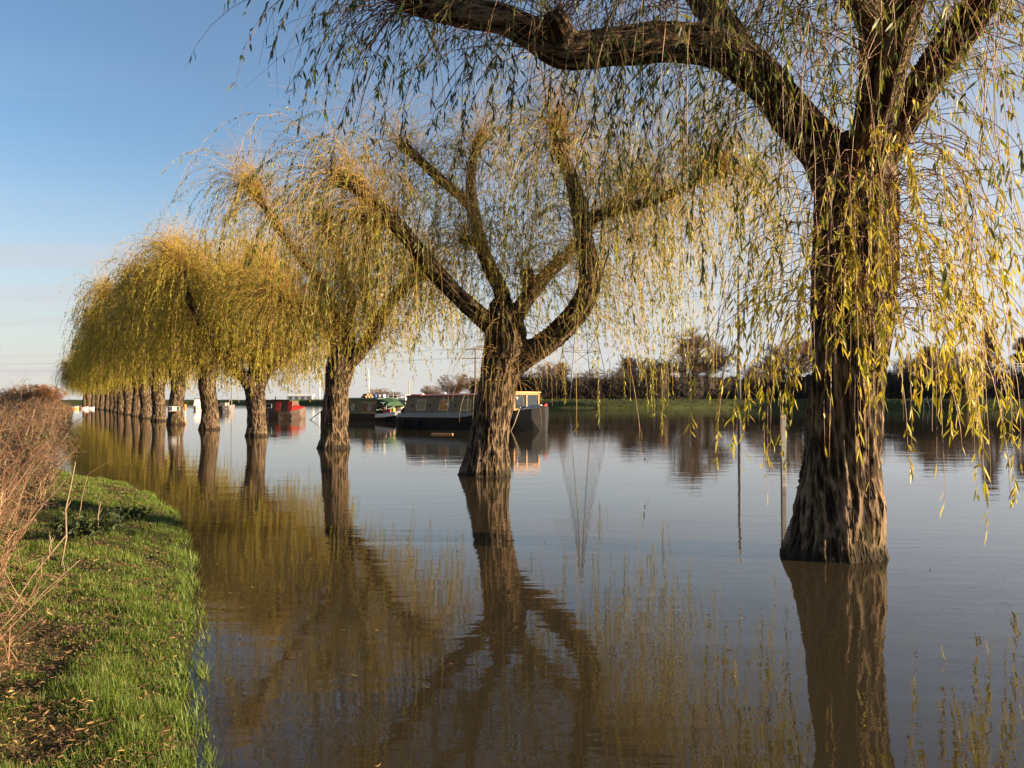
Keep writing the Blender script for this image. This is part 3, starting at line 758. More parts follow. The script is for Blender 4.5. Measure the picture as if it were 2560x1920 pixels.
# ---- one
def tree_one():
    b, limbs = skel_one()
    limbs = rebase(limbs, b)
    root = thing('willow_tree', 'nearest, thickest willow, trunk hung with yellow-leaved strands, a long arm arching across the top', 'tree', b, 0, GROUP_W)
    me, smp = build_trunk('willow trunk', limbs, 0.019, 8.0, 0.04, 1, twist=0.35, thin=.86)
    link('trunk', me, None, root)
    rng = np.random.default_rng(101)
    def tint(p, w):
        # leaf tint darker and greener along the left arm, yellower low round the trunk
        g = np.clip((p[:, 0] + 3.2) / 4.5, 0, 1)
        lowy = np.clip((3.2 - p[:, 2]) / 2.0, 0, 1) * np.clip((p[:, 0] + 1.0) / 0.8, 0, 1)
        return np.clip(0.18 + 0.34 * g + 0.30 * lowy + rng.normal(0, .16, len(p)), 0, 1)
    def zmin(rg, p):
        z = rg.uniform(2.3, 4.2, len(p))
        near = p[:, 0] > -0.4
        z = np.where(near, rg.uniform(0.8, 3.3, len(p)), z)
        z = np.where(p[:, 0] > .5, rg.uniform(1.6, 3.6, len(p)), z)
        left = p[:, 0] < -2.6
        return np.where(left, rg.uniform(3.6, 5.2, len(p)), z)
    w = [1.0, 1.0, 1.7, .95, .3, .75, .8]
    tw, lv, info, P = willow_crown(rng, smp, 1200, 11, 3.2, zmin, (1.3, 4.4), 0.0042, 27, True, 0.115, 0.0185, tint, tips=.42, tipw=w, shoots=300, droop=(0.6, 1.9), reach=-3.3)
    # long strands hanging down in front of the trunk from shoots at the fork
    n = 280
    C = smp[0][0]
    k = rng.integers(int(len(C) * .62), len(C), n)
    a = rng.uniform(R(-165), R(-5), n)
    rd = np.stack([np.cos(a), np.sin(a), np.zeros(n)], 1)
    p0 = C[k, :3] + rd * (C[k, 3] * .95)[:, None]
    Pm = grow(rng, p0, norm(rd * .5 + np.array([0, 0, .25]) + rng.normal(0, .25, (n, 3))), rng.uniform(1.4, 3.6, n), 14, rng.uniform(1.6, 3.2, n), rng.uniform(.25, 2.4, n), .035)
    Rm = .0042 * rng.uniform(.7, 1.4, n)[:, None] * (1.2 - .9 * np.linspace(0, 1, 14)[None])
    Vm, qm = tubes(Pm, Rm)
    tw = (np.concatenate([tw[0], Vm]), np.concatenate([tw[1], qm + len(tw[0])]), np.concatenate([tw[2], np.repeat(rng.random(n) * .5 + .4, 42)]))
    lm = leaf_arrays(rng, Pm, rng.poisson(np.clip(rng.gamma(1.2, 15, n), 0, 50)), .25, .125, .021, True, lambda p, w: np.clip(rng.normal(.84, .12, len(p)), 0, 1), .75)
    info = [np.concatenate([x, y]) for x, y in zip(info, lm[3])]
    off = len(lv[0])
    lv = (np.concatenate([lv[0], lm[0]]), [np.concatenate([x, y + off]) for x, y in zip(lv[1], lm[1])], np.concatenate([lv[2], lm[2]]))
    # the 300 leaves that show largest become objects of their own
    base, d, side, l, wd, tn_ = info
    wp = base + b
    depth = wp[:, 1]; u = 1280 + 2070 * wp[:, 0] / depth; v = 960 - 2070 * ((wp[:, 2] - EYE) / depth - math.tan(TILT))
    vis = (u > 10) & (u < 2550) & (v > 10) & (v < 1900)
    face = np.abs((np.cross(d, side) * norm(wp - np.array([0, 0, EYE]))).sum(1))
    score = np.where(vis, l * wd * (0.15 + face) / depth ** 2, -1)
    pick = np.argsort(-score)[:300]
    nl = len(base)
    keep = np.ones(nl, bool); keep[pick] = False
    vid = np.repeat(keep, 6)
    remap = np.cumsum(vid) - 1
    fs = []
    for f in lv[1]:
        f = f[vid[f[:, 0]]]; fs.append(remap[f])
    lv2 = (lv[0][vid], fs, lv[2][vid])
    mt, ml = finish('nearest willow', tw, lv2, M_TWIG_NEAR, M_LEAF_NEAR)
    crown = make_crown(root, mt, ml)
    VV = lv[0].reshape(-1, 6, 3)
    protos = []
    for s in range(10):
        # ten leaf shapes in ten tints, reused
        j = pick[s * 29]
        q = VV[j] - base[j]
        F = np.stack([side[j], d[j], np.cross(side[j], d[j])], 1)
        loc = q @ F
        loc = loc / l[j] * .11
        # folded along the midrib
        ins = np.array([loc[0], loc[1], (loc[1] + loc[2]) / 2 + [0, 0, -.002], loc[2], loc[3], (loc[3] + loc[4]) / 2 + [0, 0, -.002], loc[4], loc[5]])
        tri = np.array([[0, 1, 2], [0, 2, 3], [4, 7, 5], [5, 7, 6]]); quad = np.array([[1, 4, 5, 2], [2, 5, 6, 3]])
        mm = np_mesh('willow leaf', ins, [tri, quad], {'tint': np.full(8, .30 + .06 * s)}); mm.materials.append(M_LEAF_NEAR)
        protos.append(mm)
    for j in pick:
        s = int(np.clip((tn_[j] - .27) / .06, 0, 9))
        o = bpy.data.objects.new('leaf', protos[s]); COL.objects.link(o); o.parent = crown
        X = Vector(side[j]); Yv = Vector(d[j]); Z = X.cross(Yv)
        Mx = Matrix((X, Yv, Z)).transposed().to_4x4(); sc = l[j] / .11
        o.matrix_local = Matrix.Translation(Vector(base[j])) @ Mx @ Matrix.Diagonal((sc, sc, sc, 1))
    return root
tree_one()

# ---- two and three
def tree_two():
    b, limbs = skel_two(); limbs = rebase(limbs, b)
    root = thing('willow_tree', 'second nearest willow, open vase of limbs forking low, thick limb curving up right', 'tree', b, 0, GROUP_W)
    me, smp = build_trunk('willow trunk', limbs, 0.032, 9, 0.04, 2, twist=.2, thin=.77)
    link('trunk', me, None, root)
    rng = np.random.default_rng(102)
    tint = lambda p, w: np.clip(0.47 + 0.16 * np.clip(p[:, 0] / 4, -1, 1) + rng.normal(0, .17, len(p)), 0, 1)
    def zmin(rg, p):
        return np.where(p[:, 0] > 1.6, rg.uniform(.35, 3.2, len(p)), rg.uniform(2.3, 4.6, len(p)))
    tw, lv, info, P = willow_crown(rng, smp, 2450, 9, 3.4, zmin, (.9, 5.0), .0044, 33, False, .115, .019, tint, tips=.38, tipw=[1.3, .6, 1.0, .9, .5, 1.5, .3, 2.0, 2.2], shoots=1300, droop=(.6, 1.9))
    # strands hugging the trunk
    n = 120; C = smp[0][0]; k = rng.integers(int(len(C) * .6), len(C), n); a = rng.uniform(R(-170), R(20), n)
    rd = np.stack([np.cos(a), np.sin(a), np.zeros(n)], 1)
    Pm = grow(rng, C[k, :3] + rd * (C[k, 3] * .95)[:, None], norm(rd + np.array([0, 0, .2]) + rng.normal(0, .25, (n, 3))), rng.uniform(.8, 2.0, n), 12, rng.uniform(2, 4, n), rng.uniform(1.0, 2.6, n), .03)
    Vm, qm = tubes(Pm, .0042 * np.ones((n, 1)) * (1.2 - .9 * np.linspace(0, 1, 12)[None]))
    tw = (np.concatenate([tw[0], Vm]), np.concatenate([tw[1], qm + len(tw[0])]), np.concatenate([tw[2], np.repeat(rng.random(n) * .5 + .4, 36)]))
    make_crown(root, *finish('second willow', tw, lv, M_TWIG, M_LEAF_NEAR))
tree_two()

def tree_three():
    b, limbs = skel_three(); limbs = rebase(limbs, b)
    root = thing('willow_tree', 'third nearest willow, straight trunk in front of the green narrowboat under a full golden crown', 'tree', b, 0, GROUP_W)
    me, smp = build_trunk('willow trunk', limbs, 0.048, 9, 0.04, 3, twist=.15, thin=.82)
    link('trunk', me, None, root)
    rng = np.random.default_rng(103)
    tint = lambda p, w: np.clip(0.54 + rng.normal(0, .2, len(p)), 0, 1)
    zmin = lambda rg, p: rg.uniform(1.7, 4.2, len(p))
    tw, lv, info, P = willow_crown(rng, smp, 2300, 8, 3.0, zmin, (.9, 4.6), .0052, 36, False, .125, .022, tint, tips=.38, shoots=2000, droop=(.6, 1.8))
    make_crown(root, *finish('third willow', tw, lv, M_TWIG, M_LEAF_FAR))
tree_three()

# ---- the rest of the row: three trees' worth of geometry shared by copies
def variant(seed, limbs, name, zlo):
    me, smp = build_trunk('willow trunk', limbs, 0.075, 7.0, 0.035, seed)
    rng = np.random.default_rng(seed + 200)
    tint = lambda p, w: np.clip(0.60 + rng.normal(0, .2, len(p)), 0, 1)
    zmin = lambda rg, p: rg.uniform(1.4, 3.4, len(p))
    tw, lv, info, P = willow_crown(rng, smp, 2400, 7, zlo, zmin, (.9, 4.4), .0066, 46, False, .14, .028, tint, tips=.38, shoots=1700, droop=(.6, 1.8))
    mt, ml = finish(name, tw, lv, M_TWIG, M_LEAF_FAR)
    return me, mt, ml
b4, s4 = skel_four()
VAR = [variant(4, rebase(s4, b4), 'row willow a', 2.8), variant(5, skel_gen(55, 5, 2.7), 'row willow b', 2.6)]
ROW = [(643, 36.8), (524, 45.0), (441, 54.0), (398, 63), (365, 72), (342, 81), (322, 90), (304, 99), (293, 108), (282, 117), (270, 126), (256, 135), (245, 144), (234, 153), (222, 162), (212, 172)]
ROW_LABEL = ['willow with a wide low V fork, in front of the dark red barge', 'willow with a narrow fork and thick hanging curtain, just left of the grey work boat',
             'willow with a small notice board fixed across its trunk', 'willow just behind the one with the notice board, trunk short and stout',
             'eighth willow from the nearest, second trunk left of the notice board', 'ninth willow from the nearest, third trunk left of the notice board',
             'tenth willow from the nearest, pale trunk among the crowded far stems', 'eleventh willow from the nearest, pinkish sunlit trunk in the crowded far stems',
             'twelfth willow from the nearest, thin far trunk', 'thirteenth willow from the nearest, thin far trunk', 'fourteenth willow from the nearest, thin far trunk',
             'fifteenth willow from the nearest, thin far trunk', 'sixteenth willow from the nearest, beside the small moored dinghies',
             'seventeenth willow from the nearest, behind the small moored dinghies', 'last but one willow at the far end of the row', 'farthest willow at the far end of the row']
rr = random.Random(3)
for i, (px, D) in enumerate(ROW):
    v = VAR[0] if i == 0 else VAR[[1, 1, 0][(i - 1) % 3]]
    t = thing('willow_tree', ROW_LABEL[i], 'tree', ((px - 1280) / 2070 * D, D, 0), 0 if i == 0 else rr.uniform(0, 6.28), GROUP_W)
    s = 1.0 if i == 0 else rr.uniform(1.04, 1.18)
    t.scale = (s, s, s * (1.0 if i == 0 else rr.uniform(1.06, 1.18)))
    link('trunk', v[0], None, t)
    make_crown(t, v[1], v[2])
TREE6 = ((441 - 1280) / 2070 * 54.0, 54.0)

# ------------------------------------------------------------------ bank: grass, leaf litter, dead weeds
def hedge_edge(y):
    return np.interp(y, [0, 3.4, 4.5, 6, 8, 11, 13.5, 16, 18, 30], [.9, .95, 1.1, 1.35, 1.65, 1.7, 1.6, 1.1, .45, .25])
def build_grass():
    rng = np.random.default_rng(21)
    N = 520000
    # denser close to the camera, where blades show singly
    y = 2.6 + 16.5 * rng.random(N) ** 1.75
    d = -0.13 + (hedge_edge(y) + 1.45) * rng.random(N)
    edge_thin = (d < 0) & (rng.random(N) < 0.8)
    x = shore_x(y) - d
    cl = perlin(np.stack([x * 1.6, y * 1.6, x * 0], 1)) + .6 * perlin(np.stack([x * 5, y * 5, x * 0 + 4], 1))
    keep = (rng.random(N) < np.clip(.62 + .65 * cl, .32, 1)) & ~edge_thin
    x, y, d, cl = x[keep], y[keep], d[keep], cl[keep]; n = len(x)
    z = bank_z(x, y)
    h = rng.uniform(.018, .060, n) * (1 + 1.2 * np.clip(cl, -.5, 1)) * (1 + .3 * (d < .5))
    h = np.where(d < 0, h * .8 + .03, h)
    a = rng.uniform(0, 6.28, n); lean = rng.uniform(.15, .8, n)
    dirv = np.stack([np.cos(a), np.sin(a), np.zeros(n)], 1)
    sv = np.stack([-np.sin(a + rng.normal(0, .6, n)), np.cos(a), np.zeros(n)], 1)
    w = rng.uniform(.0013, .0026, n) * (1 + y / 7)
    p0 = np.stack([x, y, z - .006], 1)
    p2 = p0 + dirv * (h * lean)[:, None] + np.array([0, 0, 1.]) * (h * (1 - .25 * lean))[:, None]
    V = np.stack([p0 - sv * w[:, None], p0 + sv * w[:, None], p2], 1).reshape(-1, 3)
    me = np_mesh('grass', V, [np.arange(n * 3).reshape(-1, 3)], {'tint': np.repeat(np.clip(rng.normal(.45 + .12 * np.clip(cl, -1, 1), .22), 0, 1), 3)}, smooth=False)
    m = leafmat('grass blade', [(0, (0.04, 0.065, 0.010)), (.4, (0.105, 0.165, 0.018)), (.75, (0.21, 0.26, 0.04)), (1, (0.34, 0.28, 0.11))], .35, .5)
    link('grass', me, m, kind='stuff', label='short green grass on the flooded left bank', category='grass')
build_grass()

M_LITTER = leafmat('fallen leaf', [(0, (0.06, 0.032, 0.016)), (.4, (0.16, 0.085, 0.04)), (.7, (0.30, 0.18, 0.08)), (.88, (0.46, 0.30, 0.10)), (1, (0.55, 0.40, 0.07))], .12, .5)
def build_litter():
    rng = np.random.default_rng(31)
    N = 66000
    y = 2.6 + 13 * rng.random(N) ** 1.5
    d = .06 + (hedge_edge(y) + .8) * rng.random(N)
    x = shore_x(y) - d
    cl = perlin(np.stack([x * 1.6, y * 1.6, x * 0], 1)) + .6 * perlin(np.stack([x * 5, y * 5, x * 0 + 4], 1))
    keep = rng.random(N) < np.clip(.46 - .6 * cl, .28, 1)
    x, y = x[keep], y[keep]; n = len(x)
    z = bank_z(x, y) + rng.uniform(.02, .055, n)
    a = rng.uniform(0, 6.28, n)
    dv = norm(np.stack([np.cos(a), np.sin(a), rng.normal(0, .28, n)], 1))
    sd_ = norm(np.stack([-np.sin(a), np.cos(a), rng.normal(0, .35, n)], 1)); up = np.cross(dv, sd_)
    l = rng.uniform(.018, .052, n); w = l * rng.uniform(.14, .32, n); bend = rng.normal(0, .25, n) * l
    c = np.stack([x, y, z], 1)
    f = lambda u, s, b: c + dv * (l * u)[:, None] + sd_ * (w * s)[:, None] + up * (bend * b)[:, None]
    V = np.stack([f(-.5, 0, .4), f(-.12, -.5, 0), f(-.12, .5, 0), f(.25, -.36, .2), f(.25, .36, .2), f(.5, 0, .8)], 1)
    tint = np.clip(rng.beta(1.6, 2.2, n), 0, 1)
    # the 300 showing largest become pieces of the bank
    score = l * w / y ** 2 * ((x / y * 2070 + 1280) > 5) * (y > 3.3) * rng.uniform(.5, 1, n)
    pick = np.argsort(-score)[:300]
    keep = np.ones(n, bool); keep[pick] = False
    k = np.arange(keep.sum())[:, None] * 6
    me = np_mesh('leaf litter', V[keep].reshape(-1, 3), [np.concatenate([k + [0, 2, 1], k + [3, 4, 5]]), k + [1, 2, 4, 3]], {'tint': np.repeat(tint[keep], 6)}, smooth=False)
    link('leaf_litter', me, M_LITTER, kind='stuff', label='brown and yellow fallen willow leaves scattered over the grass bank', category='leaf litter')
    protos = []
    for s in range(12):
        L = .06; wd = L * (.12 + .009 * s); cu = (s % 5 - 2) * .0035
        prof = [(-.5, 0), (-.25, .36), (0, .5), (.25, .38), (.5, 0)]
        vs = []; fs = []
        vs.append((-.5 * L, 0, cu))
        for u, hw in prof[1:4]:
            zz = cu * (2 * u) ** 2
            vs += [(u * L, -hw * wd, zz + .004), (u * L, 0, zz), (u * L, hw * wd, zz + .004 + .002 * (s % 3))]
        vs.append((.5 * L, .1 * wd, cu))
        T3 = [(0, 1, 2), (0, 2, 3), (7, 10, 8), (8, 10, 9)]; Q4 = [(1, 4, 5, 2), (2, 5, 6, 3), (4, 7, 8, 5), (5, 8, 9, 6)]
        mm = np_mesh('fallen leaf', np.array(vs), [np.array(T3), np.array(Q4)], {'tint': np.full(11, .12 + .068 * s)}); mm.materials.append(M_LITTER)
        protos.append(mm)
    for j in pick:
        o = bpy.data.objects.new('fallen_leaf', protos[int(rng.integers(0, 12))]); COL.objects.link(o); o.parent = BANK
        sc = l[j] / .07
        o.location = c[j] + np.array([0, 0, .012]); o.rotation_euler = (rng.normal(0, .3), rng.normal(0, .25), a[j]); o.scale = (sc, sc, sc)
build_litter()

M_WEED = leafmat('dead weed stem', [(0, (0.075, 0.042, 0.026)), (.35, (0.16, 0.078, 0.045)), (.7, (0.28, 0.15, 0.08)), (1, (0.46, 0.33, 0.18))], .15, .7)
M_WEEDLEAF = leafmat('weed leaf', [(0, (0.025, 0.035, 0.012)), (.5, (0.06, 0.08, 0.02)), (.8, (0.13, 0.09, 0.05)), (1, (0.2, 0.12, 0.07))], .25, .6)
def build_weeds():
    rng = np.random.default_rng(41)
    # stand positions: dense near the camera, running away along the bank
    N1, N2 = 1900, 900
    y = np.concatenate([3.0 + 17 * rng.random(N1) ** 1.25, 20 + 120 * rng.random(N2) ** 1.5])
    N = N1 + N2
    d = hedge_edge(y) + np.concatenate([rng.gamma(1.2, 1.1, N1), rng.gamma(1.4, 1.8, N2)])
    x = shore_x(y) - d; z = bank_z(x, y)
    H = rng.uniform(.65, 1.45, N) * np.clip(.5 + (d - hedge_edge(y)) / .9, .4, 1.0) * np.where(y > 20, 1.05, 1)
    H = np.where(y < 6, H * .85, H) * (1 + .35 * (rng.random(N) < .07))
    base = np.stack([x, y, z], 1)
    lean = norm(np.stack([rng.normal(.14, .32, N), rng.normal(-.05, .32, N), np.ones(N)], 1))
    P = grow(rng, base, lean, H, 5, rng.uniform(0, .25, N), np.full(N, -1.), .05)
    thick = np.where(y < 20, 1, 2.6)
    Rd = (rng.uniform(.0022, .0048, N) * thick)[:, None] * (1.15 - .75 * np.linspace(0, 1, 5)[None])
    pale = rng.random(N) < .11
    Rd = Rd * np.where(pale, 1.5, 1)[:, None]
    V, q = tubes(P, Rd); tint = np.repeat(np.where(pale, .97, np.clip(rng.normal(.58, .22, N), 0, 1)), 15)
    # side branches, drooping seed-head sprays
    nb = 8
    w = np.repeat(np.arange(N), nb); k = rng.integers(1, 4, N * nb); f = rng.random((N * nb, 1))
    p = P[w, k] * (1 - f) + P[w, k + 1] * f
    a = rng.uniform(0, 6.28, N * nb)
    dd = norm(np.stack([np.cos(a), np.sin(a), rng.uniform(.2, 1.6, N * nb)], 1))
    L = rng.uniform(.10, .36, N * nb) * np.clip(H[w], .5, 1.3)
    Pb = grow(rng, p, dd, L, 3, rng.uniform(.2, 2.0, N * nb), np.full(N * nb, -1.), .15)
    Rb = (.0017 * thick[w] * rng.uniform(.7, 1.6, N * nb))[:, None] * np.array([[1.2, 1, .5]])
    Vb, qb = tubes(Pb, Rb)
    me = np_mesh('dead weeds', np.concatenate([V, Vb]), [np.concatenate([q, qb + len(V)])], {'tint': np.concatenate([tint, np.repeat(np.clip(rng.normal(.5, .22, N * nb), 0, 1), 9)])})
    o = link('dead_weeds', me, M_WEED, kind='stuff', label='thick stand of tall dead reddish-brown weeds along the left bank', category='weeds')
    # withered leaves and seed fluff on them
    cnt = rng.poisson(.75, N * nb)
    lv = leaf_arrays(rng, Pb, cnt, .1, .05, .016, False, lambda p, w: np.clip(rng.normal(.72, .2, len(p)), 0, 1))
    ml = np_mesh('dead weed leaves', lv[0] , lv[1], {'tint': lv[2]}, smooth=False)
    link('withered_leaves', ml, M_WEEDLEAF, o, kind='stuff')
    return o
build_weeds()

# separate pale stalks in front of the stand
M_STALK = plain('dry stalk', (0.24, 0.165, 0.095), .75, .35, 14)
def stalk(px, py, zb, H, lean, r, label, kink=0.0):
    Y = (EYE - zb) * 2070 / (py - 1000)
    b = pt(px, py, Y)
    r = r * .7
    t = thing('dry_stalk', label, 'stalk', b, 0, 'bare dry stalks at the edge of the weeds')
    pts = [(0, 0, -.03), (lean * .25 * H + kink * .01, .01, H * .25), (lean * .5 * H - kink * .012, -.01, H * .52), (lean * .8 * H, .0, H * .8), (lean * H, .02, H)]
    MB().tube(pts, [r, r * .95, r * .85, r * .7, r * .45], 7).done('stem', M_STALK, t, True)
    for k in range(2):
        p = Vector(pts[2 + k]); s = (-1) ** k
        MB().tube([p, p + Vector((s * .02, .02, .05)), p + Vector((s * .035, .03, .09))], [r * .5, r * .4, r * .2], 5).done('twig', M_STALK, t, True)
    return t
stalk(153, 1405, .33, .78, .12, .011, 'tallest bare pale stalk standing in the grass in front of the weeds', 1)
stalk(120, 1392, .33, .15, .18, .010, 'short broken stalk stub beside the tallest pale stalk')
stalk(242, 1330, .30, .30, .10, .010, 'pale stalk above the dark leafy clump, cut short')
stalk(196, 1290, .36, .42, .2, .008, 'slim leaning stalk behind the dark leafy clump')
stalk(5, 1545, .32, .48, .75, .010, 'long pale stalk leaning right at the left edge of the photo')
stalk(28, 1560, .32, .36, 1.05, .007, 'lowest of the pale stalks leaning right at the left edge')
stalk(40, 1350, .42, .5, .8, .006, 'thin straw stalk leaning right, above the lowest leaning stalks')

def leafy_clump(px, py, zb, r, h, n, seed, label):
    rng = np.random.default_rng(seed)
    Y = (EYE - zb) * 2070 / (py - 1000); b = pt(px, py, Y)
    t = thing('leafy_weed', label, 'weed', b, 0, 'low leafy weeds in the grass')
    a = rng.uniform(0, 6.28, n); rr_ = r * np.sqrt(rng.random(n)) * .5
    p0 = np.stack([np.cos(a) * rr_, np.sin(a) * rr_, np.zeros(n)], 1)
    P = grow(rng, p0, norm(np.stack([np.cos(a) * .7, np.sin(a) * .7, rng.uniform(.4, 1.5, n)], 1)), rng.uniform(.5, 1, n) * h * 1.3, 5, rng.uniform(.5, 2, n), np.full(n, .01), .1)
    V, q = tubes(P, .002 * np.ones((n, 5)))
    link('stems', np_mesh('weed stems', V, [q], {'tint': np.full(len(V), .3)}), M_WEEDLEAF, t)
    lv = leaf_arrays(rng, P, np.full(n, 9), .1, .055, .026, True, lambda p, w: np.clip(rng.normal(.3, .15, len(p)), 0, 1))
    link('leaves', np_mesh('weed leaves', lv[0], lv[1], {'tint': lv[2]}, smooth=False), M_WEEDLEAF, t, kind='stuff')
leafy_clump(225, 1330, .28, .38, .24, 90, 1, 'dark leafy weed clump in the grass below the pale cut stalks')
leafy_clump(325, 1290, .14, .24, .12, 50, 2, 'small dark leafy weed nearer the water, in the green grass')
leafy_clump(60, 1120, .85, .3, .45, 40, 3, 'green bramble sprig rising among the brown weeds')

# ------------------------------------------------------------------ far side: bare trees, hedge
M_BARE = leafmat('bare winter twig', [(0, (0.07, 0.044, 0.027)), (.5, (0.18, 0.112, 0.066)), (1, (0.30, 0.195, 0.115))], 0, .9)
M_HEDGE = leafmat('hedge twig', [(0, (0.02, 0.015, 0.012)), (.5, (0.07, 0.046, 0.032)), (1, (0.20, 0.13, 0.08))], 0, .9)
M_ORANGE = leafmat('orange twig', [(0, (0.16, 0.07, 0.03)), (.5, (0.34, 0.15, 0.06)), (1, (0.45, 0.24, 0.10))], 0.1, .9)
def bare_mesh(seed, H, kind='round', wide=.5):
    """trunk, main limbs, secondary branches and a haze of twigs filling an uneven rounded crown"""
    rng = np.random.default_rng(seed)
    zc, rz_, rx = H * .60, H * .42, H * wide
    if kind == 'multi': zc, rz_ = H * .58, H * .44
    def shell(n, lo):
        u = norm(rng.normal(0, 1, (n, 3))); u[:, 2] = np.where(u[:, 2] < -.55, -u[:, 2], u[:, 2])
        lump = 1 + .26 * perlin(u * 2.1 + seed) + .14 * perlin(u * 5 + seed)
        return u * np.array([rx, rx, rz_]) * (lump * rng.uniform(lo, 1, n))[:, None] + np.array([0, 0, zc])
    def bez(a, c, b, n):
        t = np.linspace(0, 1, n)[None, :, None]
        return a[:, None] * (1 - t) ** 2 + 2 * c[:, None] * t * (1 - t) + b[:, None] * t ** 2
    if kind == 'spire':
        n1 = 70; z0 = np.sort(rng.uniform(.22, .98, n1)) * H
        A = np.stack([z0 * 0, z0 * 0, z0], 1); a = rng.uniform(0, 6.28, n1)
        L = H * .34 * (1.06 - z0 / H) ** .8 * rng.uniform(.55, 1.1, n1)
        E = A + np.stack([np.cos(a) * L, np.sin(a) * L, L * rng.uniform(-.05, .28, n1)], 1)
        mains = bez(A, (A + E) / 2 + np.array([0, 0, -.03 * H]), E, 8); Rm = (H * .0055 * np.ones((n1, 1))) * np.linspace(1, .35, 8)[None]
        TP = np.array([[[0, 0, -.2], [.05, 0, H * .3], [-.06, .04, H * .6], [0, 0, H * .97]]]); TR = H * np.array([[.020, .016, .011, .003]])
    else:
        n1 = 11 if kind == 'round' else 13
        E = shell(n1, .75)
        if kind == 'round':
            z0 = rng.uniform(.16, .42, n1) * H; A = np.stack([z0 * 0, z0 * 0, z0], 1)
            TP = np.array([[[0, 0, -.2], [.05, 0, H * .2], [-.06, .04, H * .45], [.1, 0, H * .8]]]); TR = H * np.array([[.024, .019, .014, .004]])
        else:
            a = rng.uniform(0, 6.28, n1); A = np.stack([np.cos(a) * .07 * H, np.sin(a) * .07 * H, np.full(n1, -.1)], 1)
            TP = np.array([[[0, 0, -.2], [.05, 0, H * .2], [-.06, .04, H * .4], [.1, 0, H * .7]]]); TR = H * np.array([[.014, .012, .009, .004]])
        mains = bez(A, A * .5 + E * .5 + np.array([0, 0, .02 * H]) - (E - np.array([0, 0, zc])) * np.array([.22, .22, 0]), E, 9)
        Rm = (H * .0105 * np.ones((n1, 1))) * np.linspace(1, .3, 9)[None]
    V1, q1 = tubes(TP, TR, 7); V2, q2 = tubes(mains, Rm, 5)
    n2 = 230
    w = rng.integers(0, n1, n2); k = rng.integers(2, mains.shape[1], n2); A2 = mains[w, k]
    E2 = shell(n2 * 6, .55).reshape(n2, 6, 3)
    if kind == 'spire':
        E2 = A2[:, None] + rng.normal(0, .05 * H, (n2, 6, 3))
    E2 = E2[np.arange(n2), ((E2 - A2[:, None]) ** 2).sum(2).argmin(1)]
    sec = bez(A2, (A2 + E2) / 2 + rng.normal(0, .015 * H, (n2, 3)), E2, 5); R2 = H * .0034 * np.ones((n2, 1)) * np.linspace(1, .45, 5)[None]
    V3, q3 = tubes(sec, R2, 3)
    n3 = 8000
    w = rng.integers(0, n2, n3); f = rng.random((n3, 1)) * 3.99; k = f[:, 0].astype(int); f = f - k[:, None]
    A3 = sec[w, k] * (1 - f) + sec[w, k + 1] * f
    dv = norm(norm(A3 - np.array([0, 0, zc * .7])) * .8 + rng.normal(0, .5, (n3, 3)) + np.array([0, 0, .25]))
    tw = grow(rng, A3, dv, rng.uniform(.035, .095, n3) * H, 2, np.full(n3, .05), np.full(n3, .05), .14)
    V4, q4 = tubes(tw, H * .0019 * np.ones((n3, 1)) * np.array([[1, .4]]))
    trunk = np_mesh('bare trunk', np.concatenate([V1, V2]), [np.concatenate([q1, q2 + len(V1)])], {'tint': np.full(len(V1) + len(V2), .45)})
    crown = np_mesh('bare crown', np.concatenate([V3, V4]), [np.concatenate([q3, q4 + len(V3)])], {'tint': np.concatenate([np.full(len(V3), .45), np.repeat(rng.random(n3), 6)])})
    return trunk, crown
BT = {'round': bare_mesh(3, 14, 'round', .46), 'round2': bare_mesh(9, 11, 'round', .5), 'multi': bare_mesh(5, 7, 'multi', .58), 'spire': bare_mesh(7, 14, 'spire')}
HB = {'round': 14, 'round2': 11, 'multi': 7, 'spire': 14}
def bare_tree(kind, px, Y, ztop_px, zb, label, sx=1.0, rz=0, mat=None, name='bare_tree', group='bare trees on the far bank'):
    H = EYE + (1000 - ztop_px) / 2070 * Y - zb
    s = H / HB[kind]
    t = thing(name, label, 'tree', ((px - 1280) / 2070 * Y, Y, zb), rz, group)
    t.scale = (s * sx, s * sx, s)
    tm, cm_ = BT[kind]
    if mat is not None:
        tm, cm_ = tm.copy(), cm_.copy(); tm.materials.clear(); cm_.materials.clear()
    m = mat or M_BARE
    link('trunk', tm, m, t); link('crown', cm_, m, t, kind='stuff')
    return t
bare_tree('round', 1738, 192, 828, 1.6, 'large round-headed bare tree above the dark hedge, left of the tall mast', 1.3, .4)
bare_tree('round2', 1640, 200, 905, 1.6, 'lower bare tree on the left shoulder of the large round-headed tree', 1.3, 2.0)
bare_tree('round2', 1985, 190, 848, 1.6, 'pale spreading bare tree right of the tall mast, just left of the nearest willow', 1.35, 1.1)
bare_tree('round', 1915, 205, 890, 1.6, 'small bare tree close to the foot of the tall mast', 1.2, 3.2)
bare_tree('round2', 2350, 178, 862, 1.6, 'bare tree with greyish twigs behind the many-stemmed bush', 1.2, 4.4)
bare_tree('multi', 2412, 146.5, 880, .45, 'many-stemmed bush with pale stems at the water edge of the far bank', 1.15, .3)
bare_tree('spire', 2474, 178, 818, 1.6, 'narrow tall bare tree with level branches at far right', .95, 0)
bare_tree('spire', 2556, 172, 848, 1.6, 'level-branched bare tree cut by the right edge of the photo', 1.15, 2.1)
bare_tree('round2', 1655, 164, 915, .2, 'slender bare sapling at the water edge under the willow strands', .45, .9)
bare_tree('multi', 1130, 235, 928, 1.6, 'brown bushy tree behind the roof of the grey barge', 1.2, 2.6)
bare_tree('multi', 1195, 228, 938, 1.6, 'brown bushy tree beside the twin-armed power pole', 1.2, .2)
bare_tree('multi', 1085, 250, 960, 1.6, 'low brown bush left of the bushy trees behind the barge', 1.5, 5.1)
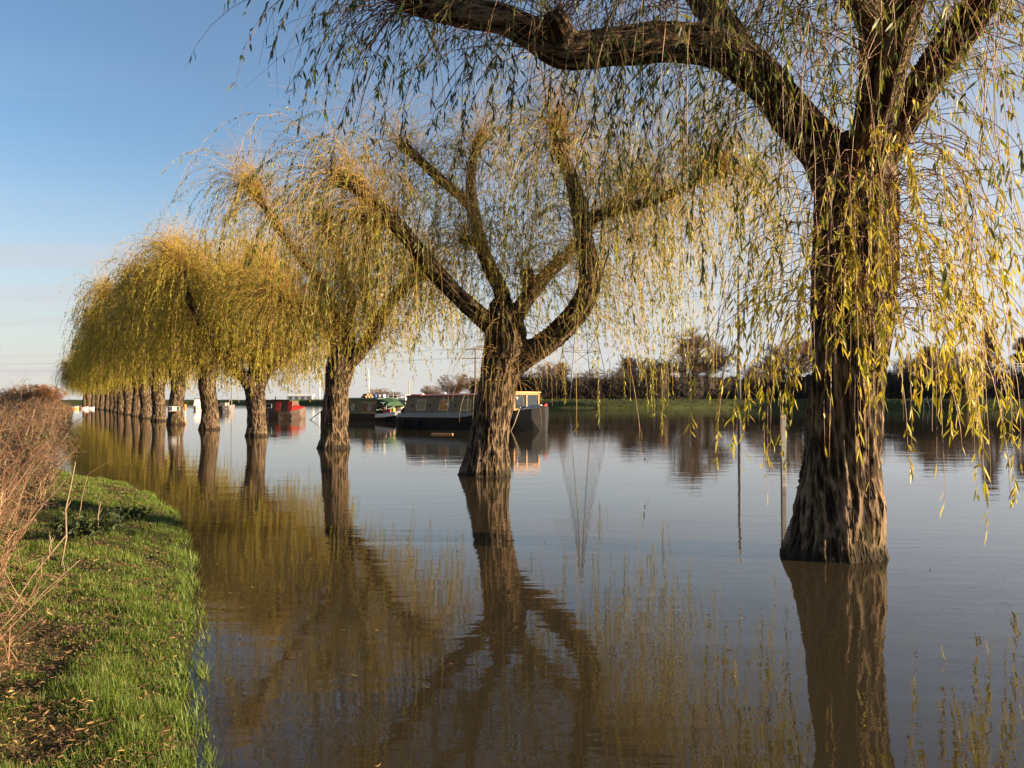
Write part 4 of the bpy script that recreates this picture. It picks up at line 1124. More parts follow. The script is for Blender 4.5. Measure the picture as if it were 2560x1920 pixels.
bare_tree('multi', 944, 320, 968, 1.6, 'far brown clump above the roof of the green narrowboat', 1.9, 3.7)
bare_tree('multi', 985, 330, 977, 1.6, 'far low brown clump left of the white cruiser rail', 2.2, .7)
for i, (px_, Y_, tp, sx_, m_, lab) in enumerate(((6, 188, 972, 1.25, None, 'lowest grey bush beyond the weeds, at the left edge of the photo'),
        (32, 192, 966, 1.3, None, 'grey bush beyond the weeds, second from the left edge'),
        (58, 186, 955, 1.2, None, 'tallest grey-brown bush beyond the weeds, left of the orange trees'),
        (84, 190, 956, 1.2, None, 'brown bush beyond the weeds, touching the orange trees'),
        (110, 182, 955, 1.15, M_ORANGE, 'taller of the two orange-leaved trees beyond the weeds'),
        (138, 180, 962, 1.2, M_ORANGE, 'smaller orange-leaved tree beside the far end of the willow row'))):
    bare_tree('multi', px_, Y_, tp, .5, lab, sx_, i * 1.1, m_, 'orange_tree' if m_ else 'bare_bush', 'trees beyond the weeds')

for i, (px_, Y_, tp, sx_, lab) in enumerate(((1290, 188, 918, 1.5, 'brown bare bush rising behind the hedge just right of the second willow trunk'), (1385, 186, 905, 1.35, 'brown bare bush inside the foot of the steel pylon'), (1510, 188, 912, 1.4, 'brown bare bush right of the steel pylon'), (1590, 192, 890, 1.3, 'reddish-brown bare tree left of the large round-headed tree'), (2235, 176, 880, 1.3, 'bare tree immediately right of the nearest willow trunk'), (2300, 172, 895, 1.5, 'low spreading bare tree behind the leaning stakes'))):
    bare_tree(['multi', 'round2'][i % 2], px_, Y_, tp, 1.6, lab, sx_, i * 1.3)

def build_hedge():
    rng = np.random.default_rng(51)
    N = 30000
    px = np.concatenate([rng.uniform(1560, 3300, int(N * .72)), rng.uniform(1180, 1560, int(N * .28))]); N = len(px)
    sx = np.interp(px, [1180, 1350, 1650, 1950, 2200, 2400, 2900, 3600], [196, 181, 178, 184, 170, 158, 152, 150])
    Y = sx + rng.normal(2.0, 1.6, N)
    X = (px - 1280) / 2070 * Y
    top = np.interp(px, [1180, 1300, 1450, 1560, 1700, 1900, 2100, 2300, 2480, 2600, 3400], [5.0, 6.0, 5.6, 5.5, 6.6, 5.8, 6.3, 6.2, 6.8, 6.8, 7]) * (1 + .34 * perlin(np.stack([X * .16, X * 0 + 2, X * 0], 1)) + .18 * perlin(np.stack([X * .5, X * 0 + 5, X * 0], 1)))
    z = 1.4 + top * rng.random(N) ** 1.05 * np.clip(1 - np.abs(Y - sx - 2) / 9, .5, 1)
    d = norm(rng.normal(0, .55, (N, 3)) + np.array([0, 0, .9]))
    L = rng.uniform(.6, 1.8, N)
    p = np.stack([X, Y, z - .3], 1)
    P = np.stack([p, p + d * L[:, None]], 1)
    V, q = tubes(P, np.stack([.085 - .045 * np.clip((z - 1.4) / 6, 0, 1), np.full(N, .014)], 1))
    # dense woody middle of the hedge
    cpx = np.linspace(1180, 3300, 520)
    cy = np.interp(cpx, [1180, 1350, 1650, 1950, 2200, 2400, 2900, 3600], [196, 181, 178, 184, 170, 158, 152, 150]) + 2
    cx = (cpx - 1280) / 2070 * cy
    ct = np.interp(cpx, [1180, 1300, 1450, 1560, 1700, 1900, 2100, 2300, 2480, 2600, 3400], [5.0, 6.0, 5.6, 5.5, 6.6, 5.8, 6.3, 6.2, 6.8, 6.8, 7])
    ct = ct * (1 + .34 * perlin(np.stack([cx * .16, cx * 0 + 2, cx * 0], 1)) + .18 * perlin(np.stack([cx * .5, cx * 0 + 5, cx * 0], 1)))
    ks = [(-1.3, 0), (-1.6, .25), (-1.3, .5), (-.7, .72), (0, .84), (.9, .7), (1.5, .3), (1.3, 0)]
    CV = np.stack([np.stack([cx, cy + a, 1.4 + ct * b], 1) for a, b in ks], 1)
    nk = len(ks); cvf = CV.reshape(-1, 3)
    cvf = cvf + np.stack([perlin(cvf * 1.3), perlin(cvf * 1.1 + 9), perlin(cvf * 1.2 + 21)], 1) * .55
    ci = np.arange(len(cpx) * nk).reshape(-1, nk)
    cq = np.stack([ci[:-1, :-1], ci[:-1, 1:], ci[1:, 1:], ci[1:, :-1]], -1).reshape(-1, 4)
    V2 = np.concatenate([V, cvf]); q = np.concatenate([q, cq + len(V)]); V = V2
    link('hedge', np_mesh('hedge', V, [q], {'tint': np.concatenate([np.repeat(np.clip(rng.normal(.4, .25, N), 0, 1), 6), np.full(len(cvf), .2)])}), M_HEDGE, kind='stuff', label='dark bare hedge running along the top of the far bank', category='hedge')
build_hedge()

# ------------------------------------------------------------------ pylons, poles, wires, turbines
M_STEEL = plain('galvanised steel', (0.24, 0.24, 0.26), .5, .2, 2, .3)
M_STEELPALE = plain('pale steel', (0.60, 0.58, 0.54), .55, .15, 2)
M_WOODPOLE = plain('tarred pole', (0.13, 0.095, 0.07), .85, .3, 5)
M_CABLE = plain('cable', (0.10, 0.10, 0.11), .6, .1, 2)
PY = ((1453 - 1280) / 2070 * 186, 186.0)
def pylon():
    t = thing('electricity_pylon', 'pale steel lattice pylon on the far bank, seen through the willow strands', 'pylon', (PY[0], PY[1], 1.5), R(20))
    H = 36.0
    hw = lambda z: np.interp(z, [0, 18, 26, 36], [5.0, 2.1, 1.0, .25])
    leg = MB()
    for sx in (-1, 1):
        for sy in (-1, 1):
            MB().tube([(sx * hw(z), sy * hw(z), z) for z in (0, 9, 18, 26, 36)], .12, 6).done('leg', M_STEEL, t)
    br = MB(); zs = [0, 6, 11, 15, 18, 21, 23.5, 26, 29, 32, 36]
    for a, b in zip(zs, zs[1:]):
        wa, wb = hw(a), hw(b)
        for (x0, y0, x1, y1) in ((-1, -1, 1, -1), (1, -1, 1, 1), (1, 1, -1, 1), (-1, 1, -1, -1)):
            br.tube([(x0 * wa, y0 * wa, a), (x1 * wb, y1 * wb, b)], .03, 4); br.tube([(x1 * wa, y1 * wa, a), (x0 * wb, y0 * wb, b)], .07, 4)
            br.tube([(x0 * wb, y0 * wb, b), (x1 * wb, y1 * wb, b)], .07, 4)
    br.done('bracing', M_STEEL, t)
    for z, L in ((23.5, 6.5), (28, 5.2), (32.5, 4.2)):
        for s in (-1, 1):
            m = MB(); w = hw(z)
            for yy in (-w, w):
                m.tube([(s * w, yy, z), (s * L, 0, z + .3)], .07, 4); m.tube([(s * w, yy, z + 1.8), (s * L, 0, z + .3)], .06, 4)
            m.tube([(s * L, 0, z + .3), (s * L, 0, z - 1.4)], .09, 6)
            m.done('cross_arm', M_STEEL, t)
    return t
pylon()
def wire(a, b, sag, r, label, grp):
    a, b = Vector(a), Vector(b); pts = []
    for i in range(25):
        u = i / 24; p = a.lerp(b, u); p.z -= sag * 4 * u * (1 - u); pts.append(p)
    o = MB().tube(pts, r, 5).done('power_cable', M_CABLE, None, True)
    o['label'] = label; o['category'] = 'cable'; o['group'] = grp
cs, sn = math.cos(R(20)), math.sin(R(20))
PY2 = (PY[0] + 104, PY[1] - 285)
nm = {(-1, 0): 'lowest', (1, 0): 'second lowest', (-1, 1): 'third lowest', (1, 1): 'third highest', (-1, 2): 'second highest', (1, 2): 'highest'}
for k, (z, L) in enumerate(((23.5, 6.5), (28, 5.2), (32.5, 4.2))):
    for s in (-1, 1):
        wire((PY[0] + s * L * cs, PY[1] + s * L * sn, 1.5 + z - 1.3), (PY2[0] + s * L * cs, PY2[1] + s * L * sn, z + 1), 7.0, .030, nm[(s, k)] + ' of the power cables crossing the sky at upper right', 'overhead power cables')
def mast():
    Y = 176.0
    t = thing('steel_mast', 'tall plain grey mast rising behind the far hedge beside the nearest willow', 'mast', ((1848 - 1280) / 2070 * Y, Y, 1.5))
    MB().tube([(0, 0, 0), (0, 0, 10), (0, 0, 22), (0, 0, 31)], [.40, .37, .31, .26], 16).done('shaft', plain('dark mast paint', (0.13, 0.13, 0.15), .6, .2, 1), t, True)
    m = MB()
    for a in range(3):
        c, s_ = math.cos(a * 2.1), math.sin(a * 2.1)
        m.box(-.12, .12, -.06, .06, 28.6, 30.6, Matrix.Translation((c * .55, s_ * .55, 0)) @ Matrix.Rotation(a * 2.1, 4, 'Z'))
    m.done('antenna', M_STEELPALE, t)
mast()
def hpole():
    Y = 165.0
    t = thing('power_pole', 'wooden power pole with two cross arms left of the second nearest willow', 'pole', ((1186 - 1280) / 2070 * Y, Y + 4, 1.5), R(-4))
    H = 10.7
    MB().tube([(0, 0, 0), (0, 0, H)], [.2, .14], 8).done('post', M_WOODPOLE, t, True)
    for z, w in ((H - .25, 2.1), (H - 2.1, 2.3)):
        MB().box(-w, w, -.07, .07, z - .07, z + .07).done('cross_arm', M_WOODPOLE, t)
        for x in (-w * .92, -w * .45, w * .45, w * .92):
            MB().tube([(x, 0, z + .06), (x, 0, z + .28)], [.05, .07], 6).done('insulator', M_STEELPALE, t)
    bx, by = t.location.x, t.location.y
    n = 0
    for z, w in ((H - .25, 2.1), (H - 2.1, 2.3)):
        for s in (-1, 1):
            n += 1
            wire((bx + s * w * .92, by, 1.5 + z + .25), (bx - 190, by + 80, z + 2.5), 1.6, .016,
                 ['upper left', 'upper right', 'lower left', 'lower right'][n - 1] + ' thin cable running left from the two-armed wooden pole', 'thin cables of the wooden pole')
hpole()
M_WHITE = plain('white paint', (0.70, 0.69, 0.66), .5, .12, 2)
def turbine(px, hub, Y, rot, label):
    z = EYE + (1000 - hub) / 2070 * Y
    t = thing('wind_turbine', label, 'wind turbine', ((px - 1280) / 2070 * Y, Y, 1.4), 0, 'wind turbines on the horizon')
    h = z - 1.4
    MB().tube([(0, 0, 0), (0, 0, h)], [2.0, 1.2], 12).done('tower', M_WHITE, t, True)
    MB().box(-1.6, 1.6, -3, 5, h - 1.6, h + 1.8, bev=.5).done('nacelle', M_WHITE, t)
    MB().ball((0, -4, h), 1.6).done('hub', M_WHITE, t, True)
    for k in range(3):
        a = rot + k * 2 * math.pi / 3; c, s_ = math.cos(a), math.sin(a)
        secs = []
        for u, w in ((0, .9), (.15, 1.5), (.5, 1.0), (1, .25)):
            r = 1 + u * 24; cx, cz = r * c, h + r * s_
            secs.append([(cx - s_ * w, -4.3, cz + c * w), (cx, -4.6, cz), (cx + s_ * w, -4.1, cz - c * w), (cx, -3.9, cz)])
        MB().loft(secs).done('blade', M_WHITE, t)
turbine(922, 942, 2300, R(95), 'white wind turbine between the second and third nearest willows')
turbine(799, 937, 2200, R(20), 'white wind turbine close against the left side of the third nearest willow')

def lamp():
    Y = 300
    t = thing('street_lamp', 'small pale street lamp on the horizon above the green narrowboat', 'street lamp', ((958 - 1280) / 2070 * Y, Y + 25, 1.5))
    MB().tube([(0, 0, 0), (0, 0, 4.6)], [.10, .07], 8).done('post', M_STEELPALE, t, True)
    MB().tube([(0, 0, 4.6), (.25, 0, 4.85), (.6, 0, 4.9)], .05, 6).done('arm', M_STEELPALE, t, True)
    MB().box(.45, 1.0, -.14, .14, 4.82, 4.98, bev=.03).done('lamp_head', M_STEELPALE, t)
lamp()
def shed():
    Y = 460
    t = thing('long_shed', 'long low grey shed with a white roof on the far shore', 'building', ((752 - 1280) / 2070 * Y, Y, 1.5))
    W2 = 6.9
    MB().box(-W2, W2, -3, 3, 0, 2.4).done('wall', plain('grey cladding', (0.28, 0.29, 0.33), .7, .2, 1), t)
    MB().loft([[(-W2 - .3, -3.3, 2.35), (-W2 - .3, 3.3, 2.35), (-W2 - .3, 0, 3.5)], [(W2 + .3, -3.3, 2.35), (W2 + .3, 3.3, 2.35), (W2 + .3, 0, 3.5)]]).done('roof', M_WHITE, t)
    for k in range(4):
        MB().box(-W2 + 1.2 + k * 3.4, -W2 + 2.9 + k * 3.4, -3.06, -2.98, .2, 1.9).done('door', plain('dark door', (0.07, 0.08, 0.1), .6), t)
shed()
def stakes():
    for i, (px, lean) in enumerate(((2313, .16), (2318, .3))):
        o = MB().tube([(0, 0, -.3), (lean * 1.5 * (-1), .1, 1.9)], .07, 6).done('wooden_stake', plain('pale stake', (0.45, 0.38, 0.3), .8), None)
        o.location = ((px - 1280) / 2070 * 147 + i * .7, 147.5, .3)
        o['label'] = ['more upright pale leaning stake on the far bank right of the nearest willow', 'more tilted pale leaning stake on the far bank right of the nearest willow'][i]
        o['category'] = 'stake'; o['group'] = 'pale stakes on the far bank'
stakes()
def railing():
    Y = 168
    t = thing('white_railing', 'short white railing above the hedge at the right edge', 'railing', ((2545 - 1280) / 2070 * Y, Y, 1.5))
    for x in (-1.0, 0.0, 1.0, 2.0):
        MB().box(x - .07, x + .07, -.07, .07, 0, 7.6).done('post', M_WHITE, t)
    for z in (6.9, 7.5):
        MB().box(-1.0, 2.0, -.04, .04, z - .05, z + .05).done('rail', M_WHITE, t)
railing()

# ------------------------------------------------------------------ marker post, notice board, floating bits
def marker():
    t = thing('marker_post', 'thin pale square post standing in the water left of the nearest willow', 'post', (5.04, 15.4, 0))
    MB().box(-.042, .042, -.042, .042, -.5, 1.31, bev=.006).done('shaft', plain('weathered white post', (0.30, 0.285, 0.25), .7, .35, 9), t)
    MB().box(-.046, .046, -.046, .046, 1.312, 1.33).done('cap', M_STEEL, t)
marker()
M_ORP = plain('orange paint', (0.80, 0.24, 0.05), .5, .15, 4)
def board():
    x, y = TREE6
    t = thing('notice_board', 'small white and dark notice board fixed across the trunk of a willow', 'sign', (x + .13, y - .62, 1.02), R(8))
    MB().box(-.33, .33, -.03, .03, -.13, .17).done('panel', M_WHITE, t)
    MB().box(-.33, -.14, -.036, -.031, -.11, .15).done('photo_panel', plain('dark purple print', (0.10, 0.06, 0.09), .6), t)
    MB().box(.17, .32, -.036, -.031, -.11, .15).done('map_panel', plain('dark green print', (0.07, 0.10, 0.06), .6), t)
    MB().box(-.36, .36, -.06, .05, -.18, -.132).done('ledge', plain('ledge wood', (0.25, 0.15, 0.08), .8), t)
board()
def orange_marker():
    Y = 86
    t = thing('orange_marker', 'orange-topped pale marker post standing in the water beside the notice board', 'marker post', ((463 - 1280) / 2070 * Y, Y, 0))
    MB().tube([(0, 0, -.5), (0, 0, .55)], .07, 10).done('shaft', plain('cream paint', (0.7, 0.6, 0.35), .6), t, True)
    MB().tube([(0, 0, .52), (0, 0, .6), (0, 0, 1.1), (0, 0, 1.17)], [.08, .13, .13, .06], 12).done('top', M_ORP, t, True)
orange_marker()
def floaters():
    m = plain('wet plank', (0.42, 0.22, 0.10), .5, .3, 8)
    o = MB().box(-.52, .52, -.08, .08, -.02, .035, bev=.008).done('floating_plank', m, None)
    o.location = (-3.25, 38.6, .02); o.rotation_euler = (0, .0, R(-14)); o['label'] = 'orange-brown plank floating beside the grey barge'; o['category'] = 'plank'
    dk = plain('wet twig', (0.05, 0.04, 0.03), .5)
    for i, (px, Y, l, lab) in enumerate(((683, 37, .22, 'dark twig floating right of the willow with the wide low fork'), (1597, 33, .12, 'tiny dark twig floating on open water right of the second willow'))):
        o = MB().tube([(-l, 0, 0), (0, .03, .02), (l, 0, .045)], [.012, .03, .02], 6).done('floating_twig', dk, None)
        o.location = ((px - 1280) / 2070 * Y, Y, .005); o['label'] = lab; o['category'] = 'twig'; o['group'] = 'twigs floating on the water'
floaters()

def floating_leaves():
    rng = np.random.default_rng(77)
    n = 90
    y = rng.uniform(3.6, 17, n); x = shore_x(y) + .15 + rng.gamma(1.1, 1.5, n)
    a = rng.uniform(0, 6.28, n); l = rng.uniform(.03, .075, n); w = l * rng.uniform(.14, .24, n)
    d = np.stack([np.cos(a), np.sin(a), np.zeros(n)], 1); sd_ = np.stack([-np.sin(a), np.cos(a), np.zeros(n)], 1)
    c = np.stack([x, y, np.full(n, .006)], 1); up = np.array([0, 0, 1.])
    f = lambda u, s_, z: c + d * (l * u)[:, None] + sd_ * (w * s_)[:, None] + up * z
    V = np.stack([f(-.5, 0, .008), f(-.1, -.5, .0), f(-.1, .5, .002), f(.25, -.35, .001), f(.25, .35, .003), f(.5, 0, .01)], 1).reshape(-1, 3)
    k = np.arange(n)[:, None] * 6
    link('floating_leaves', np_mesh('floating leaves', V, [np.concatenate([k + [0, 1, 2], k + [3, 5, 4]]), k + [1, 3, 4, 2]], {'tint': np.repeat(rng.uniform(.2, .95, n), 6)}, smooth=False), M_LITTER,
         kind='stuff', label='a few fallen willow leaves floating near the bank', category='floating leaves')
floating_leaves()

# ------------------------------------------------------------------ boats
M_GLASS = plain('dark window glass', (0.03, 0.035, 0.04), .08, .1, 2, 0, None, 0, .6)
M_ALU = plain('window frame metal', (0.55, 0.54, 0.5), .45, .15, 6)
M_BLACK = plain('black hull paint', (0.010, 0.010, 0.011), .6, .5, 3, 0, (0.022, 0.018, 0.014), 0, .2)
M_GREYGREEN = plain('grey-green hull paint', (0.13, 0.125, 0.085), .5, .25, 2.5)
M_PALEBLUE = plain('faded blue-grey paint', (0.20, 0.23, 0.24), .5, .25, 2.5)
M_WOOD = plain('varnished wheelhouse wood', (0.52, 0.22, 0.07), .4, .3, 7)
M_RED = plain('red paint', (0.55, 0.035, 0.025), .45, .2, 4)
M_GREEN = plain('dark green paint', (0.025, 0.06, 0.035), .45, .3, 4)
M_MAROON = plain('maroon paint', (0.10, 0.03, 0.022), .5, .3, 5)
M_CREAM = plain('cream line paint', (0.55, 0.45, 0.2), .5, .15, 5)
M_ROPE = plain('rope', (0.40, 0.33, 0.22), .9, .2, 20)
M_YEL = plain('yellow plastic', (0.75, 0.50, 0.03), .4, .1, 5)
M_BLUE = plain('blue plastic', (0.05, 0.12, 0.35), .4, .2, 5)
M_BROWNHULL = plain('rusty brown hull', (0.12, 0.07, 0.05), .7, .4, 2.5)
M_TARP = plain('green canvas', (0.035, 0.085, 0.035), .8, .3, 3)

def hull_mesh(stations, zb=-.45):
    """stations: (x, half beam at deck, deck z, half beam at bottom)"""
    m = MB(); secs = []
    for x, b, z, bb in stations:
        secs.append([(x, -b, z), (x, -b * 1.0, z * .55), (x, -bb, zb), (x, bb, zb), (x, b, z * .55), (x, b, z)])
    m.loft(secs)
    return m
def window(parent, x0, x1, z0, z1, y, tilt=0.0, glass=None):
    """a framed pane on a side at local y (facing -y)"""
    f = .035
    fr = MB()
    yo = lambda z: y + (z - z0) * tilt
    def q(xa, xb, za, zb_, t, off):
        return [[(xa, yo(za) + off, za), (xa, yo(za) + off - t, za), (xa, yo(zb_) + off - t, zb_), (xa, yo(zb_) + off, zb_)],
                [(xb, yo(za) + off, za), (xb, yo(za) + off - t, za), (xb, yo(zb_) + off - t, zb_), (xb, yo(zb_) + off, zb_)]]
    for a in ((x0, x1, z0, z0 + f), (x0, x1, z1 - f, z1), (x0, x0 + f, z0 + f, z1 - f), (x1 - f, x1, z0 + f, z1 - f)):
        fr.loft(q(*a, .03, .005))
    w = fr.done('window', M_ALU, parent)
    MB().loft(q(x0 + f, x1 - f, z0 + f, z1 - f, .012, .005)).done('pane', glass or M_GLASS, w)
    return w

def grey_barge():
    a, b = np.array([-6.9, 48.3]), np.array([0.85, 42.0])
    c = (a + b) / 2; d = b - a; L = np.linalg.norm(d); yaw = math.atan2(d[1], d[0])
    yv = np.array([-math.sin(yaw), math.cos(yaw)])
    pos = c + yv * 1.5
    t = thing('wide_barge', 'long grey-green barge with a varnished wooden wheelhouse, half hidden by the second willow', 'boat', (pos[0], pos[1], 0), yaw)
    h = L / 2
    hull_mesh([(-h, 1.35, .62, 1.2), (-h + .4, 1.5, .60, 1.4), (0, 1.55, .62, 1.5), (h - 2.6, 1.55, .95, 1.45), (h - 1.2, 1.3, 1.05, 1.0), (h - .4, .75, 1.16, .5), (h, .12, 1.28, .1)]).done('hull', M_BLACK, t)
    # steel side above the rubbing strake
    MB().box(-h, h - 2.6, -1.60, -1.545, .40, .48).done('rubbing_strake', M_BLACK, t)
    MB().loft([[(-h + .25, -1.52, .605), (-h + .25, 1.5, .605), (-h + .25, 1.3, .84), (-h + .25, -1.40, .84)], [(h - 2.9, -1.54, .66), (h - 2.9, 1.5, .66), (h - 2.9, 1.3, .95), (h - 2.9, -1.40, .95)]]).done('side_deck', M_PALEBLUE, t)
    x0, x1 = -h + .75, h - 3.3
    MB().loft([[(x0, -1.38, .80), (x0, 1.38, .80), (x0, 1.15, 1.80), (x0, 0, 1.90), (x0, -1.15, 1.80)], [(x1, -1.38, .85), (x1, 1.38, .85), (x1, 1.15, 1.84), (x1, 0, 1.94), (x1, -1.15, 1.84)]]).done('cabin', M_GREYGREEN, t)
    MB().loft([[(x0 - .05, -1.20, 1.79), (x0 - .05, 1.2, 1.79), (x0 - .05, 1.2, 1.84), (x0 - .05, 0, 1.95), (x0 - .05, -1.20, 1.84)], [(x1 + .05, -1.20, 1.83), (x1 + .05, 1.2, 1.83), (x1 + .05, 1.2, 1.88), (x1 + .05, 0, 1.99), (x1 + .05, -1.20, 1.88)]]).done('roof', plain('red-brown roof edge', (0.20, 0.06, 0.05), .6), t)
    amber = plain('amber curtain', (0.45, 0.19, 0.05), .5, .3, 5)  # plain amber base colour for the middle window
    curt = plain('drawn olive curtain', (0.24, 0.21, 0.11), .35, .25, 5)
    for k, g in ((.95, curt), (2.75, amber), (4.4, curt)):
        window(t, x0 + k, x0 + k + .72, 1.02, 1.62, -1.345, .23, g)
    MB().box(x0 + 3.22, x0 + 3.40, -1.285, -1.255, 1.28, 1.43).done('white_sticker', M_WHITE, t)
    for k in (.55, 1.95, 3.9):
        MB().box(x0 + k, x0 + k + .10, -1.29, -1.25, 1.2, 1.34).done('vent', M_BLACK, t)
    # wheelhouse
    w = MB(); wx0, wx1 = h - 3.25, h - 1.35
    zt = 1.98
    for x in (wx0, wx0 + .62, wx0 + 1.25, wx1):
        for y in (-1.05, 1.05):
            w.box(x - .055, x + .055, y - .05, y + .05, 1.0, zt)
    for y in (-1.05, 1.05):
        w.box(wx0, wx1, y - .04, y + .04, .98, 1.16); w.box(wx0, wx1, y - .045, y + .045, zt - .10, zt)
    for x in (wx0, wx1):
        w.box(x - .04, x + .04, -1.05, 1.05, .98, 1.14); w.box(x - .045, x + .045, -1.05, 1.05, zt - .1, zt)
        w.box(x - .05, x + .05, -.05, .05, 1.1, zt)
    wh = w.done('wheelhouse', M_WOOD, t)
    for k in range(3):
        xs = [wx0, wx0 + .62, wx0 + 1.25, wx1]
        for y in (-1.05, 1.05):
            MB().box(xs[k] + .06, xs[k + 1] - .06, y - .012, y + .012, 1.165, zt - .105).done('pane', M_GLASS, wh)
    for y in (-.55, .55):
        MB().box(wx1 - .012, wx1 + .012, y - .47, y + .47, 1.145, zt - .105).done('pane', M_GLASS, wh)
    MB().box(wx0 - .12, wx1 + .12, -1.18, 1.18, zt, zt + .07, bev=.02).done('wheelhouse_roof', plain('pale wood roof', (0.50, 0.33, 0.14), .5), t)
    MB().tube([(wx1 - .5, -.8, zt + .07), (wx1 - .5, -.8, zt + .34)], [.045, .04], 8).done('chimney', M_WHITE, t, True)
    MB().ball((wx1 + .14, -.98, zt - .28), .085).done('searchlight', M_WHITE, t, True)
    MB().ball((wx0 + .2, -1.16, 1.06), .06).done('porthole', M_STEELPALE, t, True)
    MB().tube([(h - .15, -.2, 1.22), (h - .02, 0, 1.36), (h - .15, .2, 1.22)], .07, 8).done('bow_rail', M_RED, t, True)
    MB().loft([[(h - 1.1, -.9, 1.07), (h - 1.1, .9, 1.07), (h - 1.1, 0, 1.32)], [(h - .35, -.4, 1.2), (h - .35, .4, 1.2), (h - .35, 0, 1.38)]]).done('bow_cover', plain('pale blue canvas', (0.25, 0.33, 0.36), .8), t)
    MB().tube([(x0 + 1.0, -.9, 1.9), (x0 + 1.0, -.9, 1.98)], .09, 8).done('roof_vent', M_STEELPALE, t, True)
    MB().tube([(x0 + 2.6, -.7, 1.93), (x0 + 2.6, -.7, 2.03)], .07, 8).done('roof_vent', M_WHITE, t, True)
    MB().box(x0 + .15, x0 + .85, -1.0, -.5, 1.86, 1.93).done('roof_board', M_RED, t)
    for k in (1.0, 2.2):
        MB().tube([(-h + k, -1.62, .62), (-h + k, -1.66, .4), (-h + k, -1.66, .05)], [.02, .08, .09], 8).done('fender', M_BLACK, t, True)
    # boat pole leaning from the bow into the water
    q = thing('boat_pole', 'pale pole slanting from the barge bow down into the water', 'pole', (pos[0], pos[1], 0), yaw)
    MB().tube([(h - 1.15, -1.75, -.3), (h - 1.0, -1.45, .35), (h - .85, -1.18, 1.15)], .022, 7).done('shaft', M_ROPE, q, True)
    MB().tube([(h - .85, -1.18, 1.13), (h - .83, -1.14, 1.24)], .03, 7).done('tip', M_STEEL, q, True)
grey_barge()

